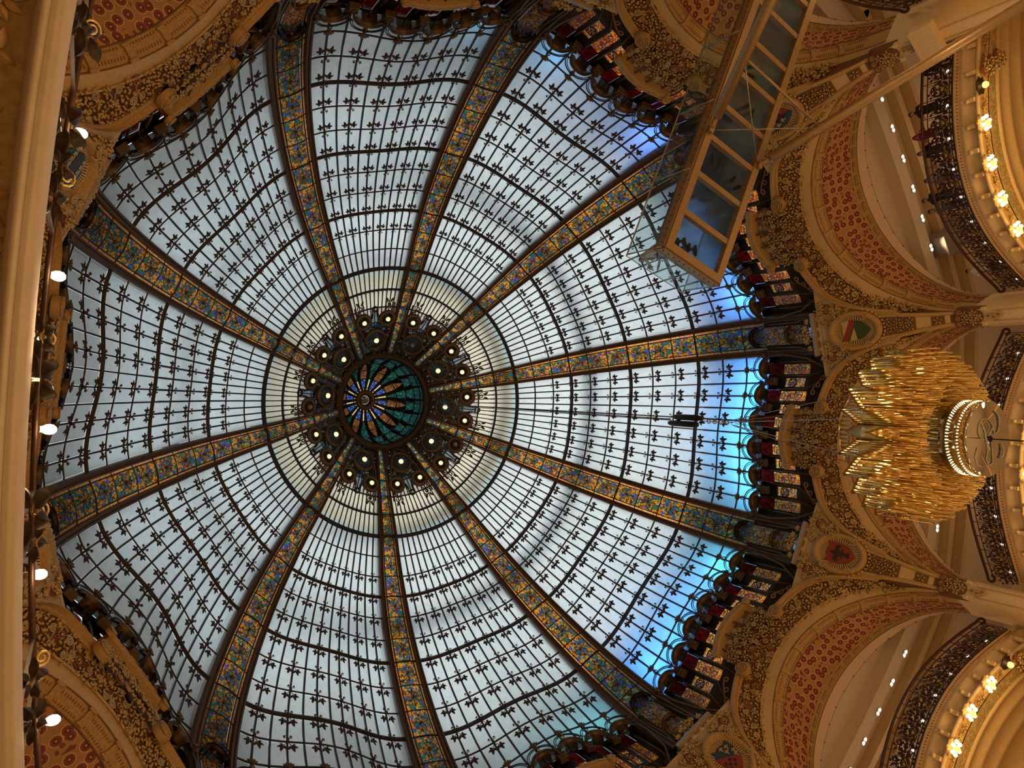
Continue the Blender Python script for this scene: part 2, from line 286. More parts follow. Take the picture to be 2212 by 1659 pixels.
BAYTXT = ['bay with blue foot above the golden chandelier', 'bay with turquoise foot at the lower right', 'bay at the bottom edge, right of centre', 'bay at the bottom edge, left of centre', 'bay at the lower left',
          'bay at the left edge beside the bare bulbs', 'bay at the upper left', 'bay at the top edge, left of centre', 'bay with blue corner at the top right', 'bay behind the tip of the glass walkway']
# shared meshes of one bay
pane_me = {}
for r in range(12):
    for c in range(12):
        k0, k1 = r + 0.03, min(r + 0.97, 11.93); u0, u1 = -1 + c / 6 + 0.012, -1 + (c + 1) / 6 - 0.012
        q = [surf(k0, u0), surf(k0, u1), surf(k1, u1), surf(k1, u0)]; m = sum(q) / 4; _, _, _, n = sframe((k0 + k1) / 2, (u0 + u1) / 2)
        i = [p + (m - p) * 0.06 - n * 0.012 for p in q]
        pane_me[r, c] = MB().add(q + i, [(4, 5, 6, 7), (0, 1, 5, 4), (1, 2, 6, 5), (2, 3, 7, 6), (3, 0, 4, 7)]).mesh('pane', 'milk_glass')
mull_me = [MB().tube([surf(k, -1 + j / 6) + sframe(k, -1 + j / 6)[3] * 0.012 for k in np.linspace(0, 12.0, 22)], 0.031, 4).mesh('mullion', 'iron') for j in range(1, 12)]
bar_me = {k: MB().tube([surf(k, u) + sframe(k, u)[3] * (0.05 if k % 3 == 0 else 0.012) for u in np.linspace(-1, 1, 19)], 0.068 if k % 3 == 0 else 0.028, 4).mesh('ring_bar', 'iron') for k in range(1, 12)}
def leaf2d(mb, base, ang, L, W, zt=0.02, z=0.0, curl=0.0):
    """one pointed leaf with a raised midrib"""
    c, s = math.cos(ang), math.sin(ang); X = np.array([c, s, 0]); Y = np.array([-s, c, 0]); b = np.array([base[0], base[1], z])
    P = [b, b + X * L * .35 + Y * W * .5 + (0, 0, -zt * .3), b + X * L * .7 + Y * W * .36, b + X * L + (0, 0, -curl), b + X * L * .7 - Y * W * .36, b + X * L * .35 - Y * W * .5 + (0, 0, -zt * .3), b + X * L * .45 + (0, 0, zt)]
    mb.add(P, [(0, 1, 6), (1, 2, 6), (2, 3, 6), (3, 4, 6), (4, 5, 6), (5, 0, 6), (5, 4, 3, 2, 1, 0)], True); return mb
def leafs(mb, base, ang, L, W, zt=0.02, z=0.0, curl=0.0):
    """smooth cupped leaf for things close to the camera"""
    c, s = math.cos(ang), math.sin(ang); X = np.array([c, s, 0]); Y = np.array([-s, c, 0]); b = np.array([base[0], base[1], z]); rows = []
    for f in np.linspace(0, 1, 9):
        w = W * .5 * (math.sin(PI * min(1, f * 1.02) ** .8) * .97 + .03 * (1 - f)); rows.append([b + X * L * f + Y * w * a + np.array([0, 0, zt * math.sin(PI * f) * (1 - abs(a) ** 1.5 * 1.3) - curl * f * f + (.25 * zt if a == 0 else 0)]) for a in (-1, -.6, -.12, 0, .12, .6, 1)])
    return mb.grid(rows)
def make_sprig():
    mb = MB()
    for s in (-1, 1):
        mb.tube([(0.0, 0.0, 0.02), (0.10, s * 0.02, 0.03), (0.18, s * 0.09, 0.03), (0.22, s * 0.13, 0.03)], 0.013, 3)
        leaf2d(mb, (0.20, s * 0.13), s * 0.30, 0.23, 0.11, 0.02, 0.03); leaf2d(mb, (0.20, s * 0.13), s * 1.2, 0.18, 0.095, 0.02, 0.03); leaf2d(mb, (0.19, s * 0.11), s * -0.55, 0.19, 0.095, 0.02, 0.03); leaf2d(mb, (0.19, s * 0.12), s * 2.1, 0.11, 0.07, 0.02, 0.03)
        pts = [(-0.02, 0.0, 0.02), (-0.07, s * 0.03, 0.02)] + [(-0.115 + 0.05 * math.cos(a), s * (0.075 + 0.05 * math.sin(a)), 0.02) for a in (-1.2, -0.2, 0.8, 1.8, 2.8)]
        mb.tube(pts, 0.012, 3); mb.sphere((-0.135, s * 0.082, 0.02), 0.032, 6, 3)
    mb.sphere((0, 0, 0.02), 0.05, 6, 4); return mb.mesh('leaf_sprig', 'leaf_iron')
sprig_me = make_sprig()
def make_fleuron():
    mb = MB().tube([(0.13 + 0.075 * math.cos(a), 0.06 * math.sin(a), 0.02) for a in np.linspace(0, 2 * PI, 11)[:-1]], 0.018, 4, closed=True)
    for a in (2.3, 2.75, 3.14, 3.55, 4.0): leaf2d(mb, (0.02, 0), a, 0.19, 0.10, 0.03, 0.03)
    mb.sphere((0.02, 0, 0.04), 0.045, 6, 4); return mb.mesh('fleuron', 'bronze')
fleuron_me = make_fleuron()
def make_finial():
    mb = MB().tube([(0.2, 0, 0.01), (0, 0, 0.02)], 0.02, 4)
    for a in (2.5, 3.14, 3.8): leaf2d(mb, (0.0, 0), a, 0.16, 0.07, 0.02, 0.02)
    return mb.mesh('finial', 'bronze')
finial_me = make_finial()
for b in range(10):
    o = thing('glass_bay', 'milky glass dome %s' % BAYTXT[b], 'skylight', BZ(b), (10.4, 0, 19.0), 'milky glass bays of the dome')
    for r in range(12):
        for c in range(12): part(o, 'pane', pane_me[r, c])
    for m in mull_me: part(o, 'mullion', m)
    for k, m in bar_me.items(): part(o, 'ring_bar', m)
    for j in range(6):
        u = -5 / 6 + j / 3
        for k in range(2, 11):
            p, dk, du, n = sframe(k, u); part(o, 'leaf_sprig', sprig_me, frame(p + n * 0.05, dk, np.cross(n, dk), n, 0.60 + 0.046 * (k - 2)))
        p, dk, du, n = sframe(11.1, u); part(o, 'fleuron', fleuron_me, frame(p + n * 0.06, dk, np.cross(n, dk), n, 1.05))
    for j in range(5):
        p, dk, du, n = sframe(11.75, -4 / 6 + j / 3); part(o, 'finial', finial_me, frame(p + n * 0.1, dk, np.cross(n, dk), n, 1.0))

# ------------------------------------------------------------------ ribs (rib frame: x radial at the rib, y tangential)
def rframe(k):
    e = 0.05; p = np.array([RE(k), 0, ZE(k)]); d = vn(np.array([RE(k + e) - RE(k - e), 0, ZE(k + e) - ZE(k - e)])); n = np.array([d[2], 0, -d[0]])
    n = n if n.dot((-1, 0, -.6)) > 0 else -n
    return p, d, n
KS = np.concatenate([np.linspace(-5, 0, 7), np.linspace(0.5, 12, 20), np.linspace(12.4, 14.2, 4)])
def rsweep(prof, ks=KS, side=1):
    rows = []
    for k in ks:
        p, d, n = rframe(k); w = WE(k); f = 0.6 + 0.4 * min(1, max(0, (k + 5) / 8)); rows.append([p + (0, side * a * w, 0) + n * dd * f for a, dd in prof])
    return rows
rail_prof = [(1.0, -0.15), (1.0, 0.10), (0.95, 0.17), (0.86, 0.18), (0.84, 0.14), (0.77, 0.14), (0.75, 0.18), (0.68, 0.18), (0.665, 0.06), (0.665, -0.05)]
rail_me = [MB().grid(rsweep(rail_prof, side=s), False).mesh('rib_rail', 'rib_wood') for s in (-1, 1)]
lead_me = [MB().tube([r[0] for r in rsweep([(s * 0.535, 0.095)])], 0.022, 4).mesh('lead_line', 'iron') for s in (-1, 1)]
RK = list(range(-5, 12))
def rq(k, a, d):
    p, dd, n = rframe(k); return p + (0, a * WE(k), 0) + n * d
panel_me, border_me, cross_me, ros_M = {}, {}, {}, {}
for k in RK:
    ks = np.linspace(k, k + 1, 4); A = np.linspace(-0.535, 0.535, 7)
    panel_me[k] = MB().grid([[rq(q, a, 0.05 + 0.06 * math.cos(a * 3)) for a in A] for q in ks]).mesh('stained_panel', 'rib_glass')
    for s in (-1, 1): border_me[k, s] = MB().grid([[rq(q, s * a, 0.07) for a in (0.52, 0.69)] for q in np.linspace(k, k + 1, 4)]).mesh('border_strip', 'border_glass')
    cross_me[k] = MB().tube([rq(k, a, 0.07 + 0.06 * math.cos(a * 2.2)) for a in np.linspace(-0.67, 0.67, 9)], 0.030 if k % 3 == 0 else 0.018, 4).mesh('cross_bar', 'iron')
    p, d, n = rframe(k + 0.5); ros_M[k] = frame(p + n * 0.125, d, np.cross(n, d), n, WE(k + .5) * 0.78)
def make_rosette():
    mb = MB(); NP = 14
    for i in range(NP):                      # ring of wedge shaped petals
        a = 2 * PI * i / NP; q = [(0.16, -0.12), (0.40, -0.17), (0.44, 0), (0.40, 0.17), (0.16, 0.12)]; mb.cur = i % 2
        mb.add([(r * math.cos(a + t), r * math.sin(a + t), 0) for r, t in q], [(0, 1, 2, 3, 4)])
    mb.cur = 2; mb.tube([(0.47 * math.cos(a), 0.47 * math.sin(a), 0) for a in np.linspace(0, 2 * PI, 21)[:-1]], 0.02, 4, closed=True)
    mb.sphere((0, 0, 0.02), 0.11, 8, 4); mb.tube([(0.15 * math.cos(a), 0.15 * math.sin(a), 0) for a in np.linspace(0, 2 * PI, 13)[:-1]], 0.02, 4, closed=True)
    for s in (-1, 1): mb.tube([(s * 0.45, 0, 0), (s * 0.62, 0, 0)], 0.05, 4)
    return mb.mesh('rosette', 'petal_blue', 'petal_white', 'bronze')
rosette_me = make_rosette()
def horseshoe(ro, ri, h, mat, name='horseshoe', leg=0.0, cab=True, dots=5):
    """arched bronze hood in the plane y (along) / x (up), open below"""
    mb = MB(); A = np.linspace(-0.15, PI + 0.15, 17); pro = [(ri, -0.25), (ri, h * .6), (ri + 0.03, h), (ro * .72 + ri * .28, h * .7), (ro - 0.04, h), (ro, h * .6), (ro, -0.05)]
    mb.grid([[(r * math.sin(a), r * math.cos(a), z) for r, z in pro] for a in A], False)
    mb.cur = 1
    if cab:
        for a in np.linspace(0.3, PI - 0.3, 5): mb.sphere(((ro + ri) / 2 * math.sin(a), (ro + ri) / 2 * math.cos(a), h * .72), 0.032, 6, 3)
    return mb.mesh(name, mat, 'petal_blue' if cab else mat)
hood_me = horseshoe(0.42, 0.20, 0.16, 'bronze'); ribhood_me = horseshoe(0.38, 0.24, 0.14, 'dark_bronze', 'rib_hood')
ribhood2_me = horseshoe(0.30, 0.2, 0.12, 'bronze', 'rib_hood', 0, False)
foot_me = MB().grid([[rq(q, a, 0.05 + 0.10 * math.cos(a * 2.4)) for a in np.linspace(-0.45, 0.45, 9)] for q in np.linspace(12, 14.1, 7)]).mesh('stained_panel', 'lancet_glass')
footside_me = MB()
for s in (-1, 1): footside_me.grid([[rq(q, s * a, 0.02) for a in (0.40, 1.05)] for q in (11.95, 13, 14.2)], False)
footside_me.grid([[(11.25, y, z) for y in (-1.1, 1.1)] for z in (17.2, 16.0)], False)
footside_me = footside_me.mesh('rib_foot', 'dark_bronze')
RIBTXT = ['above the tan, red and green shield', 'above the red lily shield', 'above the blue lily shield', 'running down to the bottom edge, orange lit', 'at the lower left, dark blue foot',
          'at the left above the pale shield', 'at the upper left above the meander shield', 'at the top left edge', 'at the top edge right of centre', 'running behind the glass walkway']
for i in range(10):
    o = thing('dome_rib', 'stained glass dome rib %s' % RIBTXT[i], 'rib', AZ(i), (11.1, 0, 17.2), 'stained glass ribs of the dome')
    for m in rail_me: part(o, 'rib_rail', m)
    for m in lead_me: part(o, 'lead_line', m)
    for k in RK:
        q = part(o, 'stained_panel', panel_me[k]); part(q, 'rosette', rosette_me, ros_M[k])
        for s in (-1, 1): part(o, 'border_strip', border_me[k, s])
        part(o, 'cross_bar', cross_me[k])
    part(o, 'stained_panel', foot_me); part(o, 'rib_foot', footside_me)
    for kk, me, sc in ((11.75, ribhood_me, 1.0), (13.35, ribhood2_me, 1.0)):
        p, d, n = rframe(kk); part(o, 'rib_hood', me, frame(p + n * 0.14, -d, np.cross(n, -d), n, sc))
    p, d, n = rframe(12.05); part(o, 'rosette', rosette_me, frame(p + n * 0.2, d, np.cross(n, d), n, 0.40))
    for s in (-1, 1):
        p, d, n = rframe(11.9); part(o, 'finial', fleuron_me, frame(p + (0, s * 0.62, 0) + n * 0.2, d, np.cross(n, d), n, 0.9))
        p, d, n = rframe(11.0); M = frame(p + n * 0.2, d, np.cross(n, d), n)
    p, d, n = rframe(11.15); part(o, 'finial', fleuron_me, frame(p + n * 0.14, d, np.cross(n, d), n, 0.9))
# ------------------------------------------------------------------ crown ring of pearly glass and lamp roundels
cr = thing('crown_ring', 'ring of pearly petal glass and bronze lamp roundels around the dome centre', 'skylight', 0, (0, 0, 25.9))
def cpt(k, a): r = RE(k); return np.array([r * math.cos(a), r * math.sin(a), ZE(k)])
E0 = RAD(18) - math.asin(0.342 / 4.791); DA = 2 * E0 / 12
def petal_pane(k0, k1, c1, c2):
    mb = MB(); ts = np.linspace(0, 1, 7); wid = [0.55, 0.93, 0.98, 0.94, 0.80, 0.50, 0.06]
    pk = [k0 + (k1 - k0) * t for t in ts]; mb.cur = 0
    mb.grid([[cpt(k, a * DA / 2 * w) for a in (-1, 0, 1)] for k, w in zip(pk, wid)]); mb.cur = 1
    for s in (-1, 1): mb.grid([[cpt(k, s * DA / 2 * q) for q in (w, 0.97)] for k, w in zip(pk, wid)])
    return mb.mesh('petal_pane', c1, c2)
pet0 = petal_pane(-1.15, -0.03, 'cream_glass', 'paleblue_glass'); pet1 = petal_pane(-2.15, -1.2, 'cream_glass', 'lilac_mosaic')
lil_me = MB().grid([[cpt(k, a) for a in np.linspace(-E0 * 1.0, E0 * 1.0, 9)] for k in np.linspace(-2.95, -2.17, 4)]).mesh('mosaic_panel', 'lilac_mosaic')
tea_me = MB().grid([[cpt(k, a) for a in np.linspace(-E0 * .98, E0 * .98, 9)] for k in np.linspace(-4.95, -2.95, 5)]).mesh('mosaic_panel', 'teal_mosaic')
cm_me = MB().tube([cpt(k, 0) - np.array([0, 0, 0.03]) for k in np.linspace(-3.0, 0, 5)], 0.024, 4).mesh('mullion', 'iron')
for nm, k, r in (('outer_ring', 0, 0.075), ('bead_ring', -1.17, 0.045), ('bead_ring', -2.16, 0.03)):
    part(cr, nm, MB().tube([cpt(k, a) - np.array([0, 0, 0.05]) for a in np.linspace(0, 2 * PI, 121)[:-1]], r, 5, closed=True).mesh(nm, 'iron'))
def roundel(ro, ri, glass, bulb):
    mb = MB(); mb.lathe([(ri, 0.0), (ri, 0.05), (ri + .02, 0.09), (ro - .03, 0.09), (ro, 0.05), (ro, 0.0)], 18)
    for a in np.linspace(0, 2 * PI, 13)[:-1]:
        leaf2d(mb, (ri * .55 * math.cos(a), ri * .55 * math.sin(a)), a, ri * .5, 0.07, 0.02, 0.04)
    mb.cur = 1; mb.lathe([(0.001, 0.01), (ri, 0.01)], 12)
    mb.cur = 0; mb.lathe([(0.11, 0.02), (0.11, 0.12), (0.075, 0.12)], 12)
    return mb.mesh('roundel', 'bronze', glass), MB().sphere((0, 0, 0.12), bulb, 10, 6).mesh('bulb', 'bulb_cream')
ro_me, bu_me = roundel(0.33, 0.20, 'teal_mosaic', 0.085); ri_me, bi_me = roundel(0.44, 0.33, 'paleblue_glass', 0.095)
off_me = MB().sphere((0, 0, 0.12), 0.085, 10, 6).mesh('bulb', 'bulb_off')
def scroll_me():
    mb = MB()
    for s in (-1, 1):
        mb.tube([(x, s * (y + 0.02), 0) for x, y, z in spiral(0.13, 1.4, 14, 0, 0.02)], 0.022, 4)
        mb.tube([(-0.12, s * 0.05, 0), (-0.3, s * 0.16, 0), (-0.42, s * 0.1, 0)], 0.02, 4)
        leaf2d(mb, (0.1, s * 0.05), s * 0.5, 0.2, 0.1)
    return mb.mesh('scroll', 'bronze')
scr_me = scroll_me()
neck_me = MB()
for s in (-1, 1):
    neck_me.tube([(x, s * y, 0) for x, y in ((0.55, 0.10), (0.40, 0.08), (0.25, 0.11), (0.05, 0.30), (-0.15, 0.42), (-0.4, 0.42), (-0.6, 0.35))], 0.028, 4)
    neck_me.tube([(x, s * y, 0) for x, y in ((0.42, 0.12), (0.25, 0.17), (0.1, 0.36), (0.0, 0.62), (0.3, 0.72), (0.55, 0.62))], 0.026, 4)
neck_me.lathe([(0.07, 0), (0.07, 0.06), (0.12, 0.06), (0.12, 0)], 12, Matrix.Translation((0.62, 0, 0))); neck_me = neck_me.mesh('bottle_neck', 'dark_bronze')
neckg_me = MB().add([(0.56, 0.09, 0), (0.4, 0.07, 0), (0.25, 0.10, 0), (0.05, 0.28, 0), (0.05, -0.28, 0), (0.25, -0.10, 0), (0.4, -0.07, 0), (0.56, -0.09, 0)], [tuple(range(8))]).mesh('neck_glass', 'paleblue_glass')
OFF = {(8, 1), (5, 0), (1, 0)}
def cframe(k, a, dn=0.0):
    p = cpt(k, a); d = vn(cpt(k + .1, a) - cpt(k - .1, a)); n = np.array([d[2] * math.cos(a), d[2] * math.sin(a), -math.hypot(d[0], d[1])]); n = vn(n); return frame(p + n * dn, d, np.cross(n, d), n)
for b in range(10):
    for j in range(12):
        M = Matrix.Rotation(BZ(b) - E0 + (j + .5) * DA, 4, 'Z'); part(cr, 'petal_pane', pet0, M); part(cr, 'petal_pane', pet1, M)
    for j in range(13): part(cr, 'mullion', cm_me, Matrix.Rotation(BZ(b) - E0 + j * DA, 4, 'Z'))
    M = Matrix.Rotation(BZ(b), 4, 'Z'); part(cr, 'mosaic_panel', lil_me, M); part(cr, 'mosaic_panel', tea_me, M)
    for j, s in ((0, -1), (1, 0), (2, 1)):
        a = BZ(b) + s * math.asin(0.47 / RE(-2.75)) if s else BZ(b)
        M = cframe(-2.75 if s else -3.95, a, 0.06); q = part(cr, 'roundel', ro_me if s else ri_me, M)
        part(q, 'bulb', (off_me if (b, j) in OFF else bu_me if s else bi_me), M)
    for s in (-1, 1): part(cr, 'scroll', scr_me, cframe(-1.95, BZ(b) + s * 0.155, 0.08))
    part(cr, 'bottle_neck', neck_me, cframe(-3.05, BZ(b), 0.07)); part(cr, 'neck_glass', neckg_me, cframe(-3.05, BZ(b), 0.03))
    for s in (-1, 1):                         # curved bronze straps sweeping from the oculus rim along each rib
        pts = [cpt(k, AZ(b) + s * w / RE(k)) + np.array([0, 0, -0.22 * h]) for k, w, h in ((-1.9, 0.36, 0.2), (-2.8, 0.30, 0.5), (-3.6, 0.30, 0.8), (-4.4, 0.38, 1.0), (-4.85, 0.50, 1.0))]
        part(cr, 'strap', MB().tube(pts, 0.03, 5).mesh('strap', 'bronze'))
# oculus lantern
la = thing('oculus_lantern', 'dark round lantern cupola of green and blue stained glass at the very centre', 'lantern', 0, (0, 0, 27.6))
part(la, 'rim', MB().lathe([(1.62, 27.75), (1.60, 27.55), (1.70, 27.50), (1.78, 27.56), (1.86, 27.52), (1.92, 27.62), (1.90, 27.80)], 48).mesh('rim', 'dark_bronze'))
rimlf = MB()
for a in (0.0, 0.7, -0.7): leaf2d(rimlf, (0, 0), a, 0.13, 0.07, 0.03, 0)
rimlf = rimlf.mesh('rim_leaf', 'bronze')
for i in range(30): a = 2 * PI * i / 30; part(la, 'rim_leaf', rimlf, frame((1.80 * math.cos(a), 1.80 * math.sin(a), 27.5), (math.cos(a), math.sin(a), 0), (math.sin(a), -math.cos(a), 0), (0, 0, -1)))
LP = [(1.68, 27.75), (1.72, 28.2), (1.66, 28.65), (1.48, 29.1), (1.2, 29.45), (0.86, 29.68), (0.5, 29.82), (0.2, 29.88)]
milk('lantern_cream', (0.62, 0.50, 0.30), 0.15)
CELLS = [[('lantern_green', .86, .86), ('lantern_green', .86, .86)], [('lantern_green', .80, .80), ('lantern_green', .80, .80)], [('lantern_green', .45, .80), ('lantern_green', .80, .55)], [('lantern_orange', .04, .70), ('lantern_green', .72, .60)],
         [('lantern_orange', .70, .86), ('lantern_green', .55, .06)], [('lantern_blue', .74, .62), ('lantern_cream', .20, .26)], [('lantern_cream', .16, .2), ('lantern_cream', .24, .3)]]
for r in range(7):
    (r0, z0), (r1, z1) = LP[r], LP[r + 1]; H = PI / 20
    for v_ in range(2):
        m_, f0, f1 = CELLS[r][v_]; mb = MB(); q_ = lambda rr_, zz_, a_: (rr_ * math.cos(a_), rr_ * math.sin(a_), zz_)
        mb.grid([[q_(r0, z0, a * H * f0) for a in (-1, 0, 1)], [q_(r1, z1, a * H * f1) for a in (-1, 0, 1)]], False); mb.cur = 1
        for sg in (-1, 1): mb.grid([[q_(r0, z0, sg * H * a) for a in (f0, 1.0)], [q_(r1, z1, sg * H * a) for a in (f1, 1.0)]], False)
        me = mb.mesh('lantern_pane', m_, 'dark_bronze')
        for i in range(v_, 20, 2): part(la, 'lantern_pane', me, Matrix.Rotation(2 * PI * i / 20 + 0.08, 4, 'Z'))
    part(la, 'hoop', MB().tube([(r1 * math.cos(a) * .99, r1 * math.sin(a) * .99, z1) for a in np.linspace(0, 2 * PI, 41)[:-1]], 0.022, 4, closed=True).mesh('hoop', 'iron'))
lr_me = MB().tube([(r * .98, 0, z) for r, z in LP], 0.028, 4).mesh('lantern_rib', 'iron'); lg_me = MB().tube([(0.16, 0, 29.80), (0.62, 0, 29.70)], 0.02, 4).mesh('gold_ray', 'rosette_gold'); lb_me = MB().sphere((1.44, 0, 29.1), 0.07, 6, 4).mesh('boss', 'bronze')
for i in range(20):
    M = Matrix.Rotation(2 * PI * (i + .5) / 20 + 0.08, 4, 'Z'); part(la, 'lantern_rib', lr_me, M); part(la, 'boss', lb_me, M)
part(la, 'eye_glass', MB().lathe([(0.001, 29.93), (0.17, 29.93)], 16).mesh('eye_glass', 'teal_mosaic')); part(la, 'eye', MB().lathe([(0.42, 29.83), (0.40, 29.72), (0.33, 29.68), (0.28, 29.72), (0.25, 29.72), (0.20, 29.78), (0.18, 29.95)], 20).mesh('eye', 'bronze'))

# ------------------------------------------------------------------ drum of small stained windows under the glass
def drum(t, z, off=0.0):
    """point of the drum wall at tangential t"""
    u = max(-1.15, min(1.15, t / 2.85)); R = 11.30 - 0.62 * math.cos(PI * min(1, abs(u)) / 2) ** 2 + off + max(0, 17.35 - z) * 0.55
    return np.array([math.sqrt(R * R - t * t), t, z])
def dstrip(t0, t1, z0, z1, off=0.0, n=2): return [[drum(t0 + (t1 - t0) * i / n, z, off) for i in range(n + 1)] for z in (z0, z1)]
UC = [-2.32, -1.39, -0.465, 0.465, 1.39, 2.32]; UM = [-2.80, -1.86, -0.93, 0.0, 0.93, 1.86, 2.80]
wall_me = MB(); edges = sorted([t + s * 0.165 for t in UC for s in (-1, 1)] + [t + s * 0.15 for t in UM[1:-1] for s in (-1, 1)])
edges = [-3.10] + edges + [3.10]
for a, b_ in zip(edges[::2], edges[1::2]): wall_me.grid(dstrip(a, b_, 17.4, 18.5), False)
wall_me.grid(dstrip(-3.35, 3.35, 16.1, 17.4, 0, 20), False)
edges2 = [-3.10] + sorted(t + s * 0.21 for t in UC for s in (-1, 1)) + [3.10]
for a, b_ in zip(edges2[::2], edges2[1::2]): wall_me.grid(dstrip(a, b_, 18.5, 19.15, 0, 4), False)
for t in UM[1:-1]: wall_me.grid(dstrip(t - .15, t + .15, 18.35, 18.5), False); wall_me.grid(dstrip(t - .15, t + .15, 17.4, 17.55), False)
wall_me.grid([[drum(t, 19.12) for t in np.linspace(-3.3, 3.3, 25)], [surf(11.97, max(-1.1, min(1.1, t / 2.83))) for t in np.linspace(-3.3, 3.3, 25)]], False)
wall_me = wall_me.mesh('drum_wall', 'dark_bronze')
def dframe(t, z, off=-0.05, s=1.0):
    y = vn(drum(t + .05, z, off) - drum(t - .05, z, off)); return frame(drum(t, z, off), (0, 0, 1), y, np.cross((0, 0, 1), y), s)
def lancet():
    mb = MB(); mb.add([(-0.62, -0.19, 0), (-0.62, 0.19, 0), (0.52, 0.19, 0), (0.52, -0.19, 0)], [(0, 1, 2, 3)])
    return mb.mesh('lancet_window', 'lancet_glass')
def flower():
    mb = MB()
    for i in range(6):
        a = 2 * PI * i / 6; mb.cur = i % 2; mb.add([(0.03 * math.cos(a), 0.03 * math.sin(a), 0), (0.09 * math.cos(a - .4), 0.09 * math.sin(a - .4), 0), (0.125 * math.cos(a), 0.125 * math.sin(a), 0.005), (0.09 * math.cos(a + .4), 0.09 * math.sin(a + .4), 0)], [(0, 1, 2, 3)])
    mb.cur = 2; mb.sphere((0, 0, 0.01), 0.035, 6, 3); mb.tube([(0.135 * math.cos(a), 0.135 * math.sin(a), 0) for a in np.linspace(0, 2 * PI, 15)[:-1]], 0.012, 4, closed=True)
    return mb.mesh('glass_flower', 'petal_white', 'petal_blue', 'orange_glass')
lan_me, flo_me = lancet(), flower()
redw_me = MB().add([(-0.30, -0.215, 0), (-0.30, 0.215, 0), (0.38, 0.215, 0), (0.38, -0.215, 0)], [(0, 1, 2, 3)]).mesh('red_window', 'red_glass')
def medallion():
    mb = MB(); mb.cur = 0; mb.add([(-0.46, -0.18, 0), (-0.46, 0.18, 0), (0.46, 0.18, 0), (0.46, -0.18, 0)], [(0, 1, 2, 3)])
    for i in range(8):
        a = 2 * PI * i / 8; mb.cur = 1 + i % 2; mb.sphere((0.1 + 0.105 * math.cos(a), 0.105 * math.sin(a), 0.012), 0.038, 6, 3, (1, 1, .4))
    mb.cur = 3; mb.sphere((0.1, 0, 0.015), 0.05, 8, 4, (1, 1, .4)); mb.cur = 4; mb.tube([(0.1 + 0.16 * math.cos(a), 0.16 * math.sin(a), 0.02) for a in np.linspace(0, 2 * PI, 17)[:-1]], 0.018, 4, closed=True)
    return mb.mesh('medallion_window', 'lancet_glass', 'salmon_glass', 'navy_glass', 'turquoise_glass', 'iron')
med_me = medallion()
def bracket():
    mb = MB().box((0, 0, 0.06), (0.10, 0.12, 0.06)); mb.box((0.13, 0, 0.06), (0.025, 0.16, 0.09)); mb.box((-0.13, 0, 0.06), (0.025, 0.14, 0.08)); mb.box((.30, 0, -.01), (.16, .12, .015)); mb.sphere((.28, 0, .03), .05, 8, 4)
    for s in (-1, 1): mb.tube([(x + 0.0, s * 0.09 + y * .6, 0.13) for x, y, z in spiral(0.075, 1.3, 10)], 0.02, 4)
    mb.sphere((0, 0, 0.14), 0.05, 6, 4)
    for a in (0.8, 2.3, 3.9, 5.4): leaf2d(mb, (0, 0), a, 0.14, 0.08, 0.03, 0.13)
    return mb.mesh('bracket', 'bronze')
brk_me = bracket()
arcs_me = MB()
for r, w in ((0.50, 0.018), (0.44, 0.014)): arcs_me.tube([(r * math.sin(a), r * .92 * math.cos(a), 0.1) for a in np.linspace(0.05, PI - .05, 13)], w, 4)
arcs_me = arcs_me.mesh('double_arc', 'iron')
def post_path(t, zt, zb, tb, out): return [drum(t, zt, -0.12), drum(t, 17.9, -0.16), drum(t, 17.3, -0.2), drum((t * .6 + tb * .4), 16.9, -0.18), drum(tb, zb, out)]
post_me = [MB().tube(post_path(t, 18.6, 16.35, (t if abs(t) < 1.2 else math.copysign(2.5, t)), -0.1), 0.028, 5).mesh('post', 'bronze') for t in [c + s * 0.235 for c in UC for s in (-1, 1)]]
def fan_me(sg):
    mb = MB()
    for j in range(4):
        t0, t1 = 2.48 - 0.05 * j, 1.50 + 0.25 * j; z1 = 16.98 - 0.10 * j
        P = [drum(sg * (t0 + (t1 - t0) * q), 16.15 + (z1 - 16.15) * (1 - (1 - q) ** 2.2), -0.25 - 0.25 * q) for q in np.linspace(0, 1, 8)]
        e = P[-1]; P += [e + np.array([0, -sg * (0.07 * math.sin(a)), -0.07 + 0.07 * math.cos(a)]) for a in np.linspace(0.8, 5.2, 7)]
        mb.tube(P, np.linspace(0.032, 0.020, len(P)), 5)
    return mb.mesh('scroll_fan', 'gilt_dark')
fans = [fan_me(-1), fan_me(1)]
def strut_me(sg):
    P = [drum(sg * 2.75, 19.2, -.3), drum(sg * 2.78, 18.2, -.35), drum(sg * 2.62, 17.2, -.42), drum(sg * 2.35, 16.7, -.5), drum(sg * 2.30, 16.35, -.55), drum(sg * 2.45, 16.05, -.5)]
    Q = [drum(sg * 3.0, 18.8, -.25), drum(sg * 3.0, 17.6, -.3), drum(sg * 2.9, 17.0, -.45), drum(sg * 2.75, 16.8, -.5), drum(sg * 2.78, 16.65, -.5)]
    return MB().tube(P, 0.04, 6).tube(Q, 0.034, 6).mesh('foot_scroll', 'bronze')
struts = [strut_me(-1), strut_me(1)]
